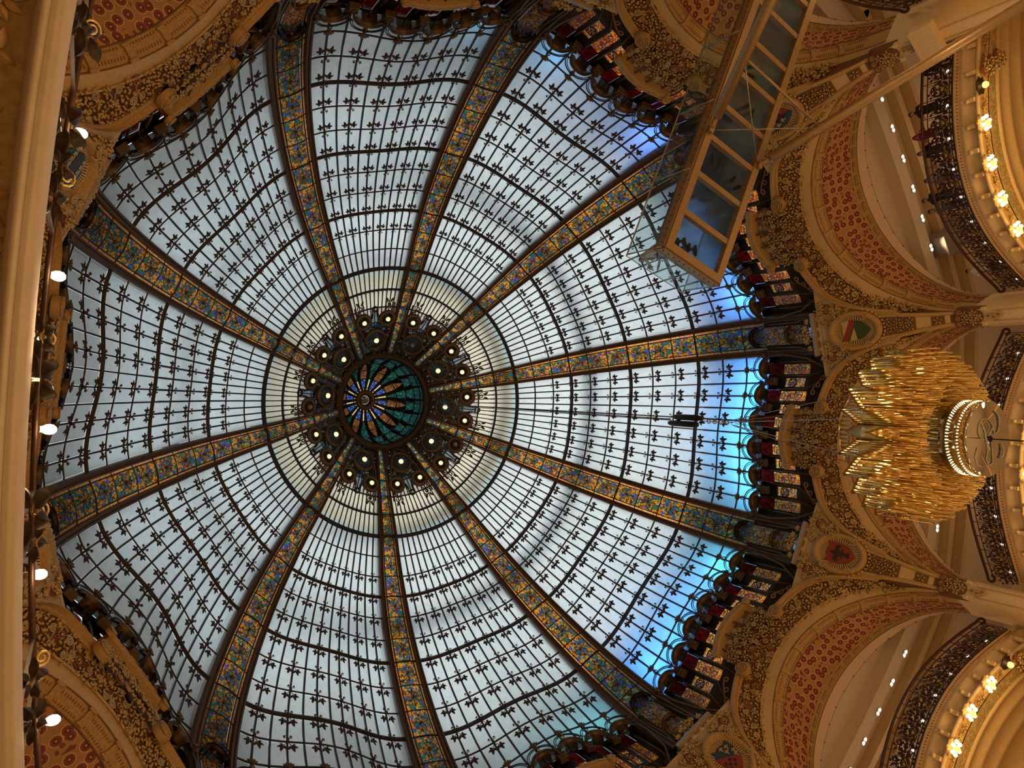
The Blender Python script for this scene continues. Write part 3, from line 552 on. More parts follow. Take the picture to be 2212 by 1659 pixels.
for b in range(10):
    o = thing('window_drum', 'bronze window arcade under the %s' % BAYTXT[b], 'window', BZ(b), (10.9, 0, 16.1), 'bronze window arcades at the dome foot')
    part(o, 'drum_wall', wall_me)
    for t in UC:
        q = part(o, 'lancet_window', lan_me, dframe(t, 18.0, 0.02))
        for z, dt in ((18.25, 0.0), (18.0, 0.06), (17.72, -0.04)): part(q, 'glass_flower', flo_me, dframe(t + dt, z, 0.0, 1.15))
        part(o, 'red_window', redw_me, dframe(t, 18.78, 0.03)); part(o, 'horseshoe', hood_me, dframe(t, 18.84, -0.30)); part(o, 'double_arc', arcs_me, dframe(t, 18.93, -0.36))
    for t in UM[1:-1]: part(o, 'medallion_window', med_me, dframe(t, 17.95, 0.02))
    for t in UM[1:-1]: part(o, 'bracket', brk_me, dframe(t, 18.66, -0.22, 0.95))
    for m in post_me: part(o, 'post', m)
    for m in fans: part(o, 'scroll_fan', m)
    for m in struts: part(o, 'foot_scroll', m)
    struct('roof', MB().grid([[drum(t, 16.12) for t in np.linspace(-3.6, 3.6, 21)], [(20.5 * math.cos(a), 20.5 * math.sin(a), 16.12) for a in np.linspace(-RAD(18.2), RAD(18.2), 21)]], False).mesh('roof', 'roof_lead'), BZ(b))
struct('trim_parapet', MB().lathe([(12.6, 16.0), (12.6, 20.4), (11.35, 22.5), (11.5, 22.7), (12.9, 20.5), (12.9, 16.0)], 60, None, 0, 2 * PI, False).mesh('parapet', 'roof_lead'))  # unseen outer skirt, added and shaped to keep sky light off the dome foot
# two ring boards added outside so their soft shade bands the milky panes
for r, z, w in ((4.9, 26.75, 0.45), (7.75, 25.1, 0.5)):
    struct('trim_%d' % int(r), MB().lathe([(r - w / 2, z), (r + w / 2, z - .12), (r + w / 2, z - .05), (r - w / 2, z + .07), (r - w / 2, z)], 60).mesh('shade_ring', 'roof_lead'))

# ------------------------------------------------------------------ gilded arches
RS = RAD(18)
def rib2bay(r, w): return r * math.cos(RS) + w * math.sin(RS), r * math.sin(RS) - w * math.cos(RS)
def pend_r(z): return 11.2 + (15.45 - z) * 0.43
def pend_w(z): return float(np.interp(z, [12.6, 13.5, 14.3, 15.0, 15.6, 16.2, 16.5], [0.15, 0.21, 0.33, 0.48, 0.70, 1.12, 1.38]))
def smooth_curve(P, n):
    P = np.asarray(P, float); d = np.concatenate([[0], np.cumsum(np.linalg.norm(np.diff(P, axis=0), axis=1))]); s = np.linspace(0, d[-1], n)
    Q = np.stack([np.interp(s, d, P[:, i]) for i in range(3)], 1)
    for _ in range(3): Q[1:-1] = (Q[:-2] + 2 * Q[1:-1] + Q[2:]) / 4
    return Q
NH = 24                                          # samples on one half of the arch
def half(fx, fz, a, tmax=0.995):
    out = []
    for i in range(NH + 1):
        th = tmax * PI / 2 * i / NH; t = a * math.sin(th); z = fz(math.cos(th), t); out.append((fx(t, z), t, z))
    return np.array(out)
_c6 = [(10.70, t, 14.3 + 2.5 * math.sqrt(1 - (t / 3.6) ** 2)) for t in np.linspace(0, 2.35, 10)]
for z in (15.9, 15.6, 15.3, 15.0, 14.65, 14.3, 13.9, 13.5, 13.1, 12.7):
    x, t = rib2bay(pend_r(z), pend_w(z)); _c6.append((x, t, z))
C6 = smooth_curve(_c6, NH + 1)
C1 = half(lambda t, z: 13.08, lambda c, t: 12.55 + 2.58 * c, 3.80); C2 = half(lambda t, z: 12.66 + .028 * t * t, lambda c, t: 12.55 + 2.63 * c, 3.84)
C3 = half(lambda t, z: 11.42 + .092 * t * t, lambda c, t: 12.6 + 3.06 * c, 3.87); C4 = half(lambda t, z: 11.08 + .085 * t * t, lambda c, t: 12.65 + 3.15 * c, 3.88)
C5 = C4 + 0.30 * (C6 - C4); C5[:, 0] -= 0.02
C2b = C3 + .80 * (C2 - C3); C3b = C3 + 0.05 * (C2 - C3)
def full(c): return np.concatenate([(c * (1, -1, 1))[::-1], c[1:]])
def lerp(a, b, f): return a + f * (b - a)
def loft(a, b, n=2, bulge=0.0, mat='cream', name='band'):
    A, B = full(a), full(b); rows = []
    for i in range(n + 1):
        f = i / n; r = lerp(A, B, f); r = r - np.array([bulge, 0, bulge * .6]) * math.sin(PI * f) if bulge else r; rows.append(r)
    L = np.concatenate([[0], np.cumsum(np.linalg.norm(np.diff(A, axis=0), axis=1))]); W = np.linalg.norm(A - B, axis=1).max() * .9
    return MB().grid([list(map(tuple, r)) for r in rows], True, [[(l, W * i / n) for l in L] for i in range(n + 1)]).mesh(name, mat)
def band_frame(a, b, s, f, off=0.0):
    """point and axes on the lofted band a-b at arch parameter s (-1..1) and fraction f across"""
    A, B = full(a), full(b); q = (s + 1) / 2 * (len(A) - 1); i = int(min(q, len(A) - 2)); g = q - i
    P = lambda q_, f_: lerp(lerp(A[q_], A[q_ + 1], g), lerp(B[q_], B[q_ + 1], g), f_)
    p = P(i, f); al = vn(lerp(A[i + 1] - A[i], B[i + 1] - B[i], f)); ac = vn(P(i, 1.0) - P(i, 0.0)); n = vn(np.cross(al, ac)); n = n if n.dot((-1, 0, -.5)) > 0 else -n
    return p + n * off, al, vn(np.cross(n, al)), n, np.linalg.norm(P(i, 1.0) - P(i, 0.0))
def moulding(prof, curve, s0, s1, name, mat, n=26):
    rows = []
    for s in np.linspace(s0, s1, n):
        p, al, ac, nn, w = band_frame(curve, C4, s, 0.0); nn = vn(nn * 1.0); d = vn(np.cross(nn, al)); q = lerp(C4[0], C4[0], 0)
        inn = vn(band_frame(curve, C4, s, .2)[0] - p); k_ = 1 - .62 * max(0, (abs(s) - .5) / .5); rows.append([p + inn * a * k_ + nn * b * k_ for a, b in prof])
    return MB().grid(rows, False).mesh(name, mat)
M6 = [(-0.10, -0.05), (-0.10, 0.10), (-0.04, 0.16), (0.0, 0.12), (0.04, 0.08), (0.10, 0.10), (0.14, 0.07), (0.15, 0.0)]
SV = float(np.interp(1.05, C6[:, 1], np.arange(NH + 1))) / NH
m6_me = [moulding(M6, C6, s * SV, s * 0.99, 'archivolt_moulding', 'ochre') for s in (-1, 1)]
def volute(sg=1, r=0.21):
    mb = MB(); mb.lathe([(0.001, 0.03), (r * .9, 0.03), (r * 1.02, 0.0), (r * 1.02, -0.6 * r)], 20)
    for tr in (0.018,): mb.tube([(x, sg * y, 0.045) for x, y, z in spiral(r, 3.0, 40, 0, 0.015, PI / 2)], 0.022, 5)
    return mb.mesh('volute', 'ochre')
vol_me = {s: volute(s) for s in (-1, 1)}; svol_me = {s: volute(s, 0.115) for s in (-1, 1)}
arch_parts = [('relief_band', loft(lerp(C6, C4, .10), C5, 3, 0.03, 'relief_ground', 'relief_band')), ('plain_band', loft(C5, C4, 2, 0, 'cream', 'plain_band')), ('dentil_band', loft(C4, C3, 2, 0.02, 'ochre', 'dentil_band')),
              ('mosaic_soffit', loft(C3, C2b, 3, 0, 'flower_mosaic', 'mosaic_soffit')), ('ornament_band', loft(C2b, C2, 1, 0.01, 'ochre', 'ornament_band')), ('inner_band', loft(C2, C1, 1, 0, 'pink_plaster', 'inner_band')),
              ('plain_edge', MB().tube([p + np.array([-.02, 0, -.02]) for p in full(C5)], 0.03, 5).mesh('plain_edge', 'cream')), ('dark_line', MB().tube(full(C4), 0.018, 5).mesh('dark_line', 'dark_brown')), ('dark_line', MB().tube(full(C3), 0.022, 5).mesh('dark_line', 'dark_brown')),
              ('gold_line', MB().tube(full(C2b), 0.014, 4).mesh('gold_line', 'gilt')), ('dark_line', MB().tube(full(C2), 0.012, 4).mesh('dark_line', 'dark_brown'))]
_crown = MB(); _A = full(C6); _i = [i for i in range(len(_A)) if abs(_A[i][1]) < 1.25]
_crown.grid([[tuple(_A[i]) for i in _i], [(10.62, _A[i][1] * .93, 17.0 - 0.05 * _A[i][1] ** 2) for i in _i], [(10.58, _A[i][1] * .8, 17.42 - .1 * _A[i][1] ** 2) for i in _i]])
crown_me = _crown.mesh('crown_panel', 'relief_ground')
dent = MB(); orn = MB(); stud = MB(); brks = []
NG = 13
for g in range(NG):
    s0 = -0.86 + 1.72 * g / NG
    for j in range(9):
        s = s0 + 1.72 / NG * (0.18 + 0.72 * j / 9)
        for f, hw in ((0.30, 0.05), (0.78, 0.035)):
            p, al, ac, n, w = band_frame(C4, C3, s, f, 0.012); dent.box(p, (0.011, w * hw * 1.6, 0.012), (al, ac, n))
    p, al, ac, n, w = band_frame(C4, C3, s0, 0.45, 0.03); brks.append(frame(p, al, ac, n, 1))
dent = dent.mesh('dentils', 'dentil_red')
bk_me = MB().box((0, 0, 0), (0.05, 0.13, 0.03)).box((0, -0.15, 0.02), (0.09, 0.03, 0.04)).box((0, 0.14, 0.01), (0.08, 0.02, 0.03)).mesh('bracket', 'ochre')
orn_Ms = []
for g in range(26):
    s = -0.93 + 1.86 * (g + .5) / 26; p, al, ac, n, w = band_frame(C2b, C2, s, 0.5, 0.015); orn_Ms.append(frame(p, al, ac, n, 1))
def guil():
    mb = MB().box((0, 0, -.005), (0.145, 0.055, 0.01)); mb.cur = 1
    for x in (-0.09, 0.0, 0.09): mb.tube([(x + 0.035 * math.cos(a), 0.035 * math.sin(a), 0.01) for a in np.linspace(0, 2 * PI, 9)[:-1]], 0.011, 4, closed=True)
    return mb.mesh('guilloche_tablet', 'gilt_dark', 'cream')
guil_me = guil()
for g in range(20):
    p, al, ac, n, w = band_frame(C2, C1, -0.93 + 1.86 * (g + .5) / 20, 0.97, 0.01); stud.sphere(p, 0.024, 6, 4)
stud = stud.mesh('studs', 'gilt_dark')
# relief leaves and flowers
def floret(nl=5):
    mb = MB()
    for i in range(nl): leaf2d(mb, (0.02 * math.cos(2 * PI * i / nl), 0.02 * math.sin(2 * PI * i / nl)), 2 * PI * i / nl, 0.17 if i % 2 else 0.145, 0.075, 0.03, 0.03, 0.02)
    mb.sphere((0, 0, 0.045), 0.026, 5, 3); return mb.mesh('leaf_floret', 'gilt')
def palmate():
    mb = MB()
    for a, L in ((0, .2), (.62, .17), (-.62, .17), (1.25, .12), (-1.25, .12)): leaf2d(mb, (0, 0), a, L, 0.07, 0.03, 0.03, 0.02)
    mb.tube([(0, 0, 0.02), (-0.08, 0.01, 0.02), (-0.15, 0.05, 0.015)], 0.013, 4); return mb.mesh('leaf_spray', 'gilt')
def daisy():
    mb = MB()
    for i in range(11): leaf2d(mb, (0.03 * math.cos(2 * PI * i / 11), 0.03 * math.sin(2 * PI * i / 11)), 2 * PI * i / 11, 0.085, 0.036, 0.014, 0.03)
    mb.sphere((0, 0, 0.04), 0.032, 6, 3); mb.cur = 1; mb.lathe([(0.001, 0.012), (0.14, 0.010), (0.15, 0)], 14); return mb.mesh('daisy', 'gilt', 'red_flower')
def curl():
    return MB().tube([(x, y, 0.035) for x, y, z in spiral(0.085, 1.9, 20, 0, 0.012)] , 0.017, 4).tube([(0.085, 0, 0.03), (0.08, -0.08, 0.02), (0.03, -0.17, 0.015)], 0.016, 4).mesh('tendril', 'gilt')
fl_me, pa_me, da_me, cu_me = floret(), palmate(), daisy(), curl()
rel = []; rr = random.Random(3)
for row, f in ((0, 0.10), (1, 0.37), (2, 0.64), (3, 0.90)):
    n = 48
    for j in range(n):
        s = -0.955 + 1.91 * (j + 0.5 * (row % 2) + rr.uniform(-.2, .2)) / n
        p, al, ac, nn, w = band_frame(lerp(C6, C4, .10), C5, s, f, 0.03)
        if row in (1, 2) and w < 0.24: continue
        me = rr.choice([fl_me, fl_me, fl_me, pa_me, pa_me, pa_me, fl_me, cu_me, cu_me, da_me]); sc = min(1.12, 0.66 + w * 0.62) * rr.uniform(.85, 1.1); a = rr.uniform(0, 2 * PI)
        rel.append((me, frame(p, al * math.cos(a) + ac * math.sin(a), ac * math.cos(a) - al * math.sin(a), nn, sc)))
for z in (16.62, 16.78, 16.94, 17.1, 17.26):
    for j in range(8):
        t = -1.05 + 2.1 * (j + rr.uniform(.2, .8)) / 8; x = 10.66 if z < 16.9 else 10.59; a = rr.uniform(0, 6.28)
        rel.append((rr.choice([fl_me, pa_me, da_me, fl_me, cu_me]), frameN((x - 0.05, t * (1 - (z - 16.7) * .25), z - .06 * t * t), (-1, 0, -.15), (0, 0, 1), 0.95, a)))
# crowning cornice block with scroll ends, brackets and shells
def cz(t): return 17.92 - 0.30 * (t / .95) ** 2
corn_prof = [(0.02, -0.55), (0.02, 0.0), (-0.10, 0.02), (-0.16, 0.06), (-0.30, 0.08), (-0.34, 0.12), (-0.34, 0.30), (-0.30, 0.36), (-0.26, 0.36), (0.10, 0.30)]
corn = MB().grid([[(10.72 + a, t, cz(t) - 0.26 + b) for a, b in corn_prof] for t in np.linspace(-.95, .95, 21)], False).mesh('cornice', 'ochre')
vine = MB().tube([(10.37, t, cz(t) - 0.05 + 0.055 * math.sin(t * 17)) for t in np.linspace(-.9, .9, 70)], 0.014, 4)
for t in np.linspace(-.85, .85, 11): vine.tube([(10.365, t + x, cz(t) - 0.05 + y) for x, y, z in spiral(.035, 1.2, 8)], 0.01, 3)
vine = vine.mesh('vine_scroll', 'gilt'); cback = MB().grid([[(10.385, t, cz(t) + b) for b in (-.13, .03)] for t in np.linspace(-.92, .92, 21)]).mesh('vine_ground', 'relief_ground')
modil = MB().prism([(0, -0.11), (0.11, -0.08), (0.11, 0.08), (0, 0.11)], 0, 0.26).box((0.115, 0, 0.13), (0.008, 0.05, 0.08)).mesh('modillion', 'cream')
def shell():
    mb = MB()
    for a in (-.9, -.45, 0, .45, .9): leaf2d(mb, (0, 0), -PI / 2 + a, 0.26, 0.085, 0.05, 0, 0.03)
    return mb.mesh('shell', 'ochre')
shell_me = shell()
ARCHTXT = {0: 'gilded arch behind the golden chandelier', 1: 'gilded arch at the lower right with the wide red mosaic', 2: 'gilded arch at the bottom edge right of the middle', 4: 'gilded arch at the bottom left with red mosaic in the corner', 5: 'gilded arch crown at the left edge, half hidden by the near balcony',
           6: 'gilded arch at the top left with red mosaic in the corner', 7: 'gilded arch crown just visible at the top edge', 8: 'gilded arch at the top right behind the glass walkway', 9: 'gilded arch at the right below the glass walkway, tall red mosaic', 3: 'gilded arch mostly below the bottom edge of the picture'}
for b in range(10):
    o = thing('gilded_arch', ARCHTXT[b], 'arch', BZ(b), (12.0, 0, 12.6), 'gilded arches under the dome')
    for nm, me in arch_parts: part(o, nm, me)
    for m in m6_me: part(o, 'archivolt_moulding', m)
    part(o, 'dentils', dent, kind='stuff'); part(o, 'studs', stud, kind='stuff'); part(o, 'crown_panel', crown_me)
    for M in brks: part(o, 'bracket', bk_me, M)
    for M in orn_Ms: part(o, 'guilloche_tablet', guil_me, M)
    for s in (-1, 1):
        part(o, 'volute', vol_me[s], frameN((10.50, s * 1.02, 16.48), (-1, 0, -.1), (0, 0, 1)))
    if b != 3:
        for me, M in rel: part(o, me.name.split('.')[0], me, M)
    q = part(o, 'cornice', corn); part(q, 'vine_ground', cback); part(q, 'vine_scroll', vine)
    for s in (-1, 1): part(q, 'scroll_end', svol_me[-s], frameN((10.36, s * .97, 17.52), (-1, 0, 0), (0, 0, 1)))
    for t in (-.78, -.39, 0, .39, .78): part(q, 'modillion', modil, frame((10.72, t, cz(t) - .52), (-1, 0, 0), (0, -1, 0), (0, 0, 1)))
    for t in (-.585, -.195, .195, .585): part(q, 'shell', shell_me, frameN((10.60, t, cz(t) - .28), (-1, 0, -.3), (0, 0, 1)))
# ------------------------------------------------------------------ pendentives with shields, capitals and piers
def pp(w, z, off=0.0): n = np.array([-0.92, 0, -0.39]); return np.array([pend_r(z), w, z]) + n * off
PN = np.array([-0.92, 0, -0.39])
pend_me = MB().grid([[tuple(pp(pend_w(z) * f * 1.02, z, 0.0)) for f in np.linspace(-1, 1, 9)] for z in np.linspace(12.6, 16.5, 22)]).mesh('pendentive_field', 'cream')
def shield_parts():
    ring = MB(); E_ = lambda r: [(0.0, 0.0)]
    rows = []
    for a in np.linspace(0, 2 * PI, 33)[:-1]: rows.append([(0.40 * q * math.cos(a), 0.52 * q * math.sin(a), h) for q, h in ((1.42, 0.0), (1.40, 0.10), (1.28, 0.15), (1.12, 0.12), (1.06, 0.05), (1.0, 0.03))])
    rows.append(rows[0]); ring.grid(rows)
    ray = MB()
    for a in np.linspace(0, 2 * PI, 49)[:-1]:
        c, s = math.cos(a), math.sin(a); ray.tube([(0.40 * .70 * c, 0.52 * .70 * s, 0.03), (0.40 * 1.0 * c, 0.52 * 1.0 * s, 0.035)], [0.010, 0.018], 4)
    back = MB().add([(0.42 * math.cos(a), 0.54 * math.sin(a), 0.02) for a in np.linspace(0, 2 * PI, 33)[:-1]], [tuple(range(32))])
    beads = MB()
    for a in np.linspace(PI + .35, 2 * PI - .35, 15): beads.sphere((0.40 * 1.52 * math.cos(a), 0.52 * 1.52 * math.sin(a), 0.05), 0.032, 6, 4)
    return ring.mesh('shield_frame', 'ochre'), ray.mesh('rays', 'cream_light'), back.mesh('shield_ground', 'dark_brown'), beads.mesh('bead_garland', 'cream_light')
sh_ring, sh_ray, sh_back, sh_bead = shield_parts()
SHP = [(-.27, .36), (-.14, .31), (0, .34), (.14, .31), (.27, .36), (.30, .10), (.24, -.16), (.12, -.34), (0, -.44), (-.12, -.34), (-.24, -.16), (-.30, .10)]
def clip(poly, a, b, c):                         # keep a x + b y <= c
    out = []
    for i in range(len(poly)):
        p, q = poly[i], poly[(i + 1) % len(poly)]; dp, dq = a * p[0] + b * p[1] - c, a * q[0] + b * q[1] - c
        if dp <= 0: out.append(p)
        if dp * dq < 0: f = dp / (dp - dq); out.append((p[0] + f * (q[0] - p[0]), p[1] + f * (q[1] - p[1])))
    return out
def lily(mb, x, y, s, z=0.075):
    for pts in ([(0, .5), (.12, .22), (.05, -.05), (-.05, -.05), (-.12, .22)], [(.06, -.02), (.12, .22), (.30, .28), (.40, .10), (.30, .0), (.26, .12), (.18, .06)], [(-.06, -.02), (-.12, .22), (-.30, .28), (-.40, .10), (-.30, .0), (-.26, .12), (-.18, .06)], [(-.2, -.12), (.2, -.12), (.2, -.04), (-.2, -.04)], [(-.05, -.12), (.05, -.12), (.12, -.4), (-.12, -.4)]):
        mb.prism([(x + a * s, y + b * s) for a, b in pts], z - .02, z)
def beast(mb, x, y, s, z=0.08):
    mb.tube([(x + a * s, y + b * s, z) for a, b in ((-.2, -.35), (-.05, -.1), (.05, .12), (.1, .3), (.22, .38))], [.07 * s, .11 * s, .12 * s, .09 * s, .06 * s], 6, flat=(1, .4))
    for pts in (((.05, .1), (.25, .12), (.32, .22)), ((0, 0), (.22, -.05), (.3, .03)), ((-.15, -.25), (.08, -.3), (.15, -.42)), ((-.2, -.3), (-.28, -.45), (-.15, -.5)), ((-.2, -.3), (-.38, -.1), (-.3, .15), (-.4, .3))): mb.tube([(x + a * s, y + b * s, z) for a, b in pts], .045 * s, 5)
def meander(mb, y0, tilt, z=0.078):
    for i in range(-3, 4):
        x = i * .1; P = [(x - .05, y0 + tilt * x - .03), (x - .05, y0 + tilt * x + .035), (x + .03, y0 + tilt * x + .035), (x + .03, y0 + tilt * x), (x - .01, y0 + tilt * x), (x - .01, y0 + tilt * x - .03), (x + .05, y0 + tilt * x - .03)]
        if abs(x) < .27: mb.tube([(a, b_, z) for a, b_ in P], .009, 4)
def make_shield(kind):
    mb = MB(); mats = ['shield_tan', 'shield_red', 'shield_green', 'shield_blue', 'shield_black', 'gilt', 'shield_teal', 'shield_pale']
    def fld(poly, c, h=0.06):
        mb.cur = c
        if len(poly) > 2: mb.prism(poly, 0.03, h)
    R_ = lambda a, b, c, p=SHP: clip(p, a, b, c)
    if kind == 0:
        fld(R_(-.43, -1, -.25), 0); fld(R_(.43, 1, .25, R_(-.43, -1, -.09)), 1); fld(R_(.43, 1, .09), 2); fld([(.09, .01), (-.30, .17), (-.27, -.05)], 0, .066)
    elif kind == 1: fld(SHP, 1); mb.cur = 4; lily(mb, 0, -.02, .62)
    elif kind == 9:
        fld(R_(1, .25, 0), 3); fld(R_(-1, -.25, 0), 1); mb.cur = 5
        for x, y in ((-.18, .2), (-.06, .12), (-.16, 0.02), (-.08, -.14)): lily(mb, x, y, .16)
        mb.cur = 4; beast(mb, .12, .02, .5)
    elif kind == 2:
        fld(R_(-.6, -1, 0), 3); fld(R_(.6, 1, 0), 1); mb.cur = 5
        for x, y in ((.15, .2), (0, .24), (.22, .02), (.06, .1), (.2, -.08)): lily(mb, x, y, .16)
        mb.cur = 4
        for i in range(4):
            for j in range(3):
                if (i + j) % 2 == 0: mb.box((-.2 + i * .08, -.06 - j * .09, .065), (.035, .035, .006))
    elif kind == 6:
        fld(SHP, 6); mb.cur = 4; mb.prism(clip(clip(SHP, .2, 1, .10), -.2, -1, .06), .05, .07); mb.cur = 7; meander(mb, .2, -.2); meander(mb, -.14, -.2)
    elif kind == 5: fld(SHP, 7); mb.cur = 1; mb.prism(R_(1, .3, -.05), .05, .07); mb.cur = 4; beast(mb, .1, 0, .45)
    else: fld(SHP, 1 if kind % 2 else 3); mb.cur = 5; lily(mb, 0, 0, .5)
    return mb.mesh('coat_of_arms', *mats)
key_me = MB().box((0, 0, 0.0), (0.26, 0.70, 0.06)).mesh('cornice_slab', 'grey_stone')
key2 = MB().box((0.0, 0, -0.16), (0.17, 0.66, 0.11)).box((-0.03, 0, -.08), (0.19, 0.68, 0.03)); key2.cur = 1
for y in (-.48, -.16, .16, .48): key2.box((-.17, y, -.17), (0.025, 0.055, 0.07))
key2.cur = 2
for y in (-.32, 0, .32): key2.box((-.17, y, -.17), (0.02, 0.06, 0.05))
key2 = key2.mesh('dentil_block', 'ochre', 'cream_light', 'gilt_dark')
trap_me = MB().add([tuple(pp(*q, 0.012)) for q in ((-.30, 14.85), (.30, 14.85), (.22, 13.95), (-.22, 13.95))], [(0, 1, 2, 3)]).mesh('relief_panel', 'relief_ground')
sq_me = MB().add([tuple(pp(*q, 0.012)) for q in ((-.14, 13.58), (.14, 13.58), (.13, 13.25), (-.13, 13.25))], [(0, 1, 2, 3)]).mesh('relief_panel', 'relief_ground')
sq2_me = MB().add([tuple(pp(*q, 0.012)) for q in ((-.12, 13.12), (.12, 13.12), (.12, 13.0), (-.12, 13.0))], [(0, 1, 2, 3)]).mesh('relief_panel', 'relief_ground')
cap_me = MB().grid([[(12.45 - d * math.cos(a) * 1.0, 0.30 * math.sin(a) * (0.8 + d), z) for a in np.linspace(-1.5, 1.5, 11)] for z, d in ((13.02, .12), (12.96, .22), (12.85, .26), (12.6, .22), (12.35, .16), (12.2, .12))]).mesh('capital', 'relief_ground')
pier_me = MB().prism([(12.32, -.20), (12.32, .20), (12.5, .26), (13.5, .48), (13.5, -.48), (12.5, -.26)], -6, 12.6).mesh('pilaster', 'cream_light')
blk_me = MB().box((12.30, -.21, 12.22), (.07, .05, .05)).box((12.30, .21, 12.22), (.07, .05, .05)).mesh('impost_block', 'cream_light'); edge_me = MB().tube([(12.31, -.15, 12.0), (12.31, -.15, 6)], .014, 4).tube([(12.31, .15, 12.0), (12.31, .15, 6)], .014, 4).mesh('fillet', 'ochre')
PTXT = {0: 'cream pendentive with the tan, red and green shield, right of the dome', 1: 'cream pendentive with the red shield and dark lily, lower right', 2: 'cream pendentive with blue lilies and red chequers, cut by the bottom edge', 9: 'cream pendentive with the red beast shield behind the steel strut', 6: 'pendentive with the blue meander shield at the upper left',
        5: 'pendentive at the lower left with a pale shield half hidden by a lamp', 8: 'cream pendentive beyond the top edge behind the glass walkway', 7: 'pendentive beyond the top left edge of the picture', 3: 'pendentive below the bottom edge at the middle', 4: 'pendentive below the bottom edge at the left'}
for i in range(10):
    o = thing('pendentive', PTXT[i], 'pendentive', AZ(i), (12.3, 0, 12.6), 'shield pendentives between the arches')
    part(o, 'pendentive_field', pend_me); part(o, 'pilaster', pier_me); part(o, 'impost_block', blk_me); part(o, 'fillet', edge_me)
    M = frameN(pp(0, 15.5, 0.04), PN, (0, 0, 1), 1.08); q = part(o, 'shield_frame', sh_ring, M)
    for nm, me in (('rays', sh_ray), ('shield_ground', sh_back), ('bead_garland', sh_bead), ('coat_of_arms', make_shield(i))): part(q, nm, me, M)
    for a in (.55, 2.6, 3.7, 5.7):
        part(q, 'scroll', cu_me, frameN(pp(.55 * math.cos(a), 15.5 + .62 * math.sin(a), .18), PN, (0, 0, 1), 1.1, a))
    K = Matrix.Translation((10.95, 0, 16.68)); q = part(o, 'cornice_slab', key_me, K, 'weathered grey slab'); part(q, 'dentil_block', key2, K)
    for w, z, s in ((0, 17.05, 1.3), (-.2, 16.95, 1.1), (.2, 16.95, 1.1), (-.42, 16.85, 1.0), (.42, 16.85, 1.0), (0, 16.88, 1.1)): part(q, 'crest_leaf', pa_me if w else fl_me, frameN((10.75, w, z), (-1, 0, -.1), (0, 0, 1), s, PI / 2 + w))
    for w, z in ((-.75, 16.2), (.75, 16.2), (-.95, 16.3), (.95, 16.3), (-.68, 15.95), (.68, 15.95), (-.5, 16.32), (.5, 16.32), (-.3, 16.34), (.3, 16.34), (-.75, 16.42), (.75, 16.42)):
        part(o, 'daisy' if abs(w) == .75 and z < 16.3 else 'leaf_spray', da_me if abs(w) == .75 and z < 16.3 else pa_me, frameN(pp(w, z, .04), PN, (0, 0, 1), 1.1, rr.uniform(0, 6)))
    for j in range(16):
        sg = -1 if j % 2 else 1; a = .15 + .085 * (j // 2) ; q_ = .82 + .10 * (j % 3); part(o, 'leaf_spray' if j % 4 else 'leaf_floret', pa_me if j % 4 else fl_me, frameN(pp(sg * q_ * math.cos(a) * .82, 15.55 + .95 * q_ * math.sin(a), .06), PN, (0, 0, 1), .95, rr.uniform(0, 6)))
    q = part(o, 'relief_panel', trap_me)
    for w, z in ((-.14, 14.68), (.14, 14.68), (0, 14.55), (-.12, 14.4), (.12, 14.4), (0, 14.25), (-.1, 14.1), (.1, 14.1)): part(q, 'leaf_floret', fl_me, frameN(pp(w, z, .03), PN, (0, 0, 1), .78, rr.uniform(0, 6)))
    q = part(o, 'relief_panel', sq_me); part(q, 'leaf_floret', fl_me, frameN(pp(0, 13.42, .03), PN, (0, 0, 1), .8)); part(o, 'relief_panel', sq2_me)
    q = part(o, 'capital', cap_me)
    for y, z in ((0, 12.88), (-.14, 12.85), (.14, 12.85), (-.08, 12.7), (.08, 12.7), (0, 12.55), (-.1, 12.45), (.1, 12.45), (0, 12.3)): part(q, 'daisy' if z > 12.8 else 'leaf_floret', da_me if z > 12.8 else fl_me, frameN((12.45 - .30, y * 1.2, z), (-1, 0, -.1), (0, 0, 1), .7, rr.uniform(0, 6)))
    for y, z in ((0, 12.12), (.03, 11.98), (-.03, 11.85)): part(q, 'leaf_spray', pa_me, frameN((12.30, y, z), (-1, 0, 0), (0, 0, 1), .8, -PI / 2))

